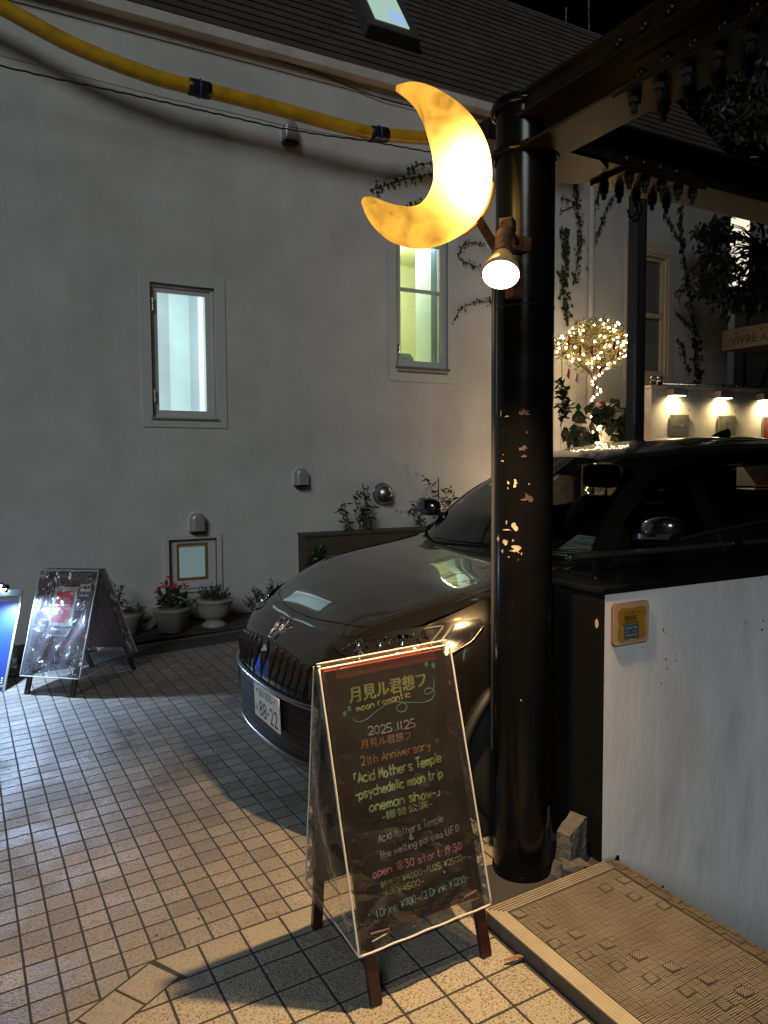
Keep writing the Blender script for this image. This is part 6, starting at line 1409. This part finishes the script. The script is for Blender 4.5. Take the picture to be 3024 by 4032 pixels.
# ------------------------------------------------------------------ concrete sign wall with plaques and box lamps
A_ = EYE+ray(2566, 1506)*9.0; ang = math.radians(-9.2); wx = np.array([math.cos(ang), math.sin(ang), 0]); wyv = np.array([-math.sin(ang), math.cos(ang), 0]); UP = np.array([0,0,1.0]); g0 = gz(A_[0], A_[1])
def cw(px, py, d=0.0): q = on_plane(px, py, A_-wyv*d, wyv); return (q-A_) @ wx, q[2]
cwall = thing('concrete_wall', 'fair-faced concrete wall with tie holes carrying floor plaques', 'wall', (A_[0], A_[1], g0))
def cbox(m, x0, x1, d0, d1, z0, z1, bev=0):   # d measured out of the wall towards the camera
    m.obox(A_*np.array([1,1,0])+wx*(x0+x1)/2-wyv*(d0+d1)/2+UP*(z0+z1)/2, wx, wyv, UP, x1-x0, d1-d0, z1-z0, bev)
ztop = A_[2]-.03
part('wall_body', CONCRETE, cwall, lambda m: cbox(m, 0, 5, -.32, 0, g0-.4, ztop-.03)); part('coping', M('coping_stone', (.48,.44,.37), .6), cwall, lambda m: cbox(m, -.02, 5, -.33, .012, ztop-.029, ztop, .004))
HOLE = M('tie_hole', (.13,.12,.10), .8)
for px, py in ((2620,1534),(2716,1539),(2808,1542),(2896,1546),(2983,1549),(2619,1612),(2714,1613),(2807,1618),(2896,1620),(2983,1626)):
    x_, z_ = cw(px, py); part('tie_hole', HOLE, cwall, lambda m: m.lathe([(0,.0005),(.011,.0005)], A_*np.array([1,1,0])+wx*x_+UP*z_, 12, axis=(wx, UP, -wyv)))
part('joint', HOLE, cwall, lambda m: [m.tube([A_*np.array([1,1,0])+wx*a+UP*(ztop-.175), A_*np.array([1,1,0])+wx*b+UP*(ztop-.176)], .0022, 4) for a, b in ((.42,.56),(.8,1.05),(1.2,1.9))])
pr = [A_*np.array([1,1,0])+wx*x_+wyv*.12+UP*(ztop+.028) for x_ in (.12, 5)]
rl = thing('metal_rail', 'round metal rail lying along the top of the concrete wall', 'rail', tuple(pr[0])); part('bar', STEEL, rl, lambda m: m.tube(pr, .026, 12), smooth=True)
part('collar', STEEL, rl, lambda m: [m.tube([pr[0]+wx*q, pr[0]+wx*(q+.02)], .031, 12) for q in (.62, 1.25, 1.9)], smooth=True)
PLQ = M('plaque_steel', (.34,.33,.29), .35, metal=.7, rvar=.1)
names_ = [('1F', 2635, 2705, 1632, 1718), ('2F', 2823, 2890, 1636, 1722), ('3F', 2999, 3068, 1642, 1722)]
for i, (fl__, xa, xb, ya, yb_) in enumerate(names_):
    x0, z1_ = cw(xa, ya); x1, _ = cw(xb, ya); _, z0 = cw(xa, yb_); base_ = A_*np.array([1,1,0])+wx*(x0+x1)/2+UP*z0
    t = thing('floor_plaque', ['steel floor plaque marked 1F with dark lower-case shop name','steel floor plaque marked 2F behind the car aerial','steel floor plaque marked 3F with a red panel'][i], 'plaque', tuple(base_), 'floor plaques on the concrete wall')
    part('plate', PLQ, t, lambda m: cbox(m, x0, x1, .012, .035, z0, z1_, .002)); part('standoff', BLACKPL, t, lambda m: cbox(m, x0+.01, x1-.01, .0005, .0118, z0+.01, z1_-.01))
    fo = lambda a, b: A_*np.array([1,1,0])+wx*(x0+(x1-x0)*a)-wyv*.0356+UP*(z0+(z1_-z0)*b)
    text('lettering', fl__, INK, t, fo(.06,.84), wx, UP, .026)
    if i == 0:
        part('blue_square', M('plaque_blue', (.12,.22,.55), .5), t, lambda m: cbox(m, x0+(x1-x0)*.57, x0+(x1-x0)*.69, .0351, .0355, z0+(z1_-z0)*.36, z0+(z1_-z0)*.54))
        text('lettering', "l'intemporel", INK, t, fo(.10,.36), wx, UP, .034, (x1-x0)*.8)
    if i == 1:
        part('emblem_mark', INK, t, lambda m: m.tube([fo(a, b) for a, b in ((.46,.68),(.48,.6),(.53,.66),(.48,.58),(.49,.48),(.46,.42),(.50,.45),(.55,.42))], .003, 4))
        part('red_dash', M('dash_red', (.45,.05,.03), .5), t, lambda m: cbox(m, x0+(x1-x0)*.54, x0+(x1-x0)*.60, .0351, .0357, z0+(z1_-z0)*.52, z0+(z1_-z0)*.55))
    if i == 2:
        part('red_panel', M('panel_red', (.60,.03,.025), .5), t, lambda m: cbox(m, x0+(x1-x0)*.17, x1-.004, .0351, .0361, z0+.004, z0+(z1_-z0)*.80)); o_ = fo(.21,.30)-wyv*.0006
        text('lettering', '7iv', M('panel_white', (.8,.78,.72), .5), t, o_, wx, UP, .03)
for i, (xa, xb, ya, yb_) in enumerate(((2656,2706,1531,1556), (2842,2890,1539,1566), (3012,3058,1549,1575))):
    x0, z1_ = cw(xa, ya, .12); x1, _ = cw(xb, ya, .12); _, z0 = cw(xa, yb_, .12); x0 -= .02
    base_ = A_*np.array([1,1,0])+wx*(x0+x1)/2-wyv*.06+UP*z0
    t = thing('box_lamp', ['lit box wall lamp above the 1F plaque','lit box wall lamp above the 2F plaque','lit box wall lamp above the 3F plaque'][i], 'wall lamp', tuple(base_), 'box lamps on the concrete wall')
    part('housing', M('lamp_enamel', (.26,.25,.22), .4) if 'lamp_enamel' not in bpy.data.materials else bpy.data.materials['lamp_enamel'], t, lambda m: cbox(m, x0, x1, .0005, .13, z0, z1_, .003))
    part('lens', EM('box_lamp_glow', (1,.86,.52), 16) if 'box_lamp_glow' not in bpy.data.materials else bpy.data.materials['box_lamp_glow'], t, lambda m: cbox(m, x0+.015, x1-.015, .02, .115, z0-.004, z0-.0005))
    l_ = lamp('box_lamp_beam', 'SPOT', tuple(base_-UP*.012-wyv*.03), 25, (1,.74,.36), spot_size=math.radians(160), spot_blend=1, shadow_soft_size=.02); l_.rotation_euler = Vector(tuple(wyv*.25-UP)).to_track_quat('-Z','Y').to_euler()
for i, x_ in enumerate((.06, .155)):
    c = A_*np.array([1,1,0])+wx*x_+wyv*.05+UP*ztop; t = thing('drink_glass', ['left drinking glass with dark dregs on the concrete wall','right drinking glass with dark dregs on the concrete wall'][i], 'glass', tuple(c), 'glasses left on the concrete wall')
    part('tumbler', GLASS('tumbler_glass', (.9,.9,.86), .12) if 'tumbler_glass' not in bpy.data.materials else bpy.data.materials['tumbler_glass'], t, lambda m: m.lathe([(.030,0),(.034,.006),(.040,.11)], c, 18), smooth=True)
    part('dregs', M('dark_dregs', (.04,.025,.015), .4) if 'dark_dregs' not in bpy.data.materials else bpy.data.materials['dark_dregs'], t, lambda m: m.lathe([(.029,.004),(.034,.045),(0,.046)], c, 16))
# ------------------------------------------------------------------ entrance slab sign VIVRE AO...
VX = 10.0; v0 = on_x(2842, 1305, VX); v1 = on_x(3024, 1270, VX); vb = on_x(2848, 1382, VX)
vs_ = thing('entrance_canopy_sign', 'pinkish concrete entrance slab lettered VIVRE AO at the right edge', 'sign', (VX, v0[1], v0[2]))
part('slab', M('pinkish_concrete', (.58,.47,.40), .8, var=.12, vscale=4, bump=.1), vs_, lambda m: m.box(VX, VX+2.4, 3.5, v0[1], vb[2], v0[2]+.01, bev=.02))
o_ = on_x(2878, 1358, VX); w1 = on_x(3095, 1324, VX)
text('lettering', 'VIVRE AOYAMA', M('bronze_letters', (.10,.085,.09), .5), vs_, (VX-.004, o_[1], o_[2]-.01), (0,-1,0), (0,0,1), .115, None)
part('fixing', HOLE, vs_, lambda m: [m.lathe([(0,.002),(.018,.001)], (VX-.001, on_x(px, py, VX)[1], on_x(px, py, VX)[2]), 10, axis=((0,1,0),(0,0,1),(-1,0,0))) for px, py in ((2899,1314),(2998,1296))])
# ------------------------------------------------------------------ maples at the right
def maple(label, base, crown, leafn, seed, trunk, size=.13, mat=DKGREEN):
    rnd_ = random.Random(seed); t = thing('maple_tree', label, 'tree', tuple(base), 'maples by the entrance'); ml = MB(); mt = MB()
    mt.tube(dens(trunk, 16), [.04-.0018*i for i in range(16)], 7)
    for (c, R) in crown:
        P = []
        for _ in range(9):
            a = np.array([rnd_.gauss(0,1) for _ in range(3)]); a /= np.linalg.norm(a); e_ = np.array(c)+a*np.array(R)*rnd_.uniform(.6,1); mt.tube([trunk[-1], (np.array(trunk[-1])+e_)/2+np.array([0,0,.1]), e_], [.014,.009,.003], 5)
            for _ in range(leafn//9): P.append(e_+np.array([rnd_.gauss(0, R[0]*.30), rnd_.gauss(0, R[1]*.30), rnd_.gauss(0, R[2]*.20)]))
        leaves(ml, P, size, rnd_, droop=.5, aspect=.42)
    mt.build('trunk', BARK, t, smooth=True); ml.build('crown', mat, t)
MY = 6.9
def mp(px, py, y=MY): return on_y(px, py, y)
b_ = mp(2930, 1900, 8.0); b_[2] = gz(b_[0], b_[1])
maple('nearer maple with drooping dark leaves above the VIVRE slab', b_, [(mp(2880,1120), (.55,.5,.30)), (mp(2960,960), (.5,.5,.35)), (mp(2790,1060), (.28,.3,.22)), (mp(3010,1150), (.5,.4,.3)), (mp(2900,1190), (.4,.4,.16)), (mp(2850,900), (.3,.3,.14))], 270, 4, [b_, mp(2928,1500,7.9), mp(2934,1260,7.8), mp(2960,1160,7.5), mp(2990,1060), mp(3010,980)], .125)
b2 = np.array([10.9, 8.2, .5])
maple('taller maple filling the dark upper right corner', b2, [(mp(2985,330,8.2), (.75,.8,.65)), (mp(2940,480,8.2), (.6,.6,.5)), (mp(3030,560,8.2), (.7,.7,.45)), (mp(3010,200,8.2), (.6,.6,.4)), (mp(2880,540,8.2), (.35,.4,.25)), (mp(3070,400,8.2), (.8,.8,.8))], 420, 5, [b2, mp(3090,1200,8.2), mp(3060,700,8.2), mp(3000,480,8.2)], .20, mat=GREEN)
# glowing panel standing in for the lit porch behind the foliage
po = thing('lit_porch_panel', 'glowing panel for the lit porch showing through the maple leaves', 'lamp', (13.2, 9.9, 5.0))
q = on_y(2905, 960, 9.6); part('glow_panel', EM('porch_glow', (1,.90,.68), 1.1), po, lambda m: m.box(q[0]-.28, q[0]+.28, 9.55, 9.7, q[2]-.75, q[2]+.75, bev=.02)); part('panel_backplate', STEEL, po, lambda m: m.box(q[0]-.32, q[0]+.32, 9.701, 10.09, q[2]-.8, q[2]+.8, bev=.02))
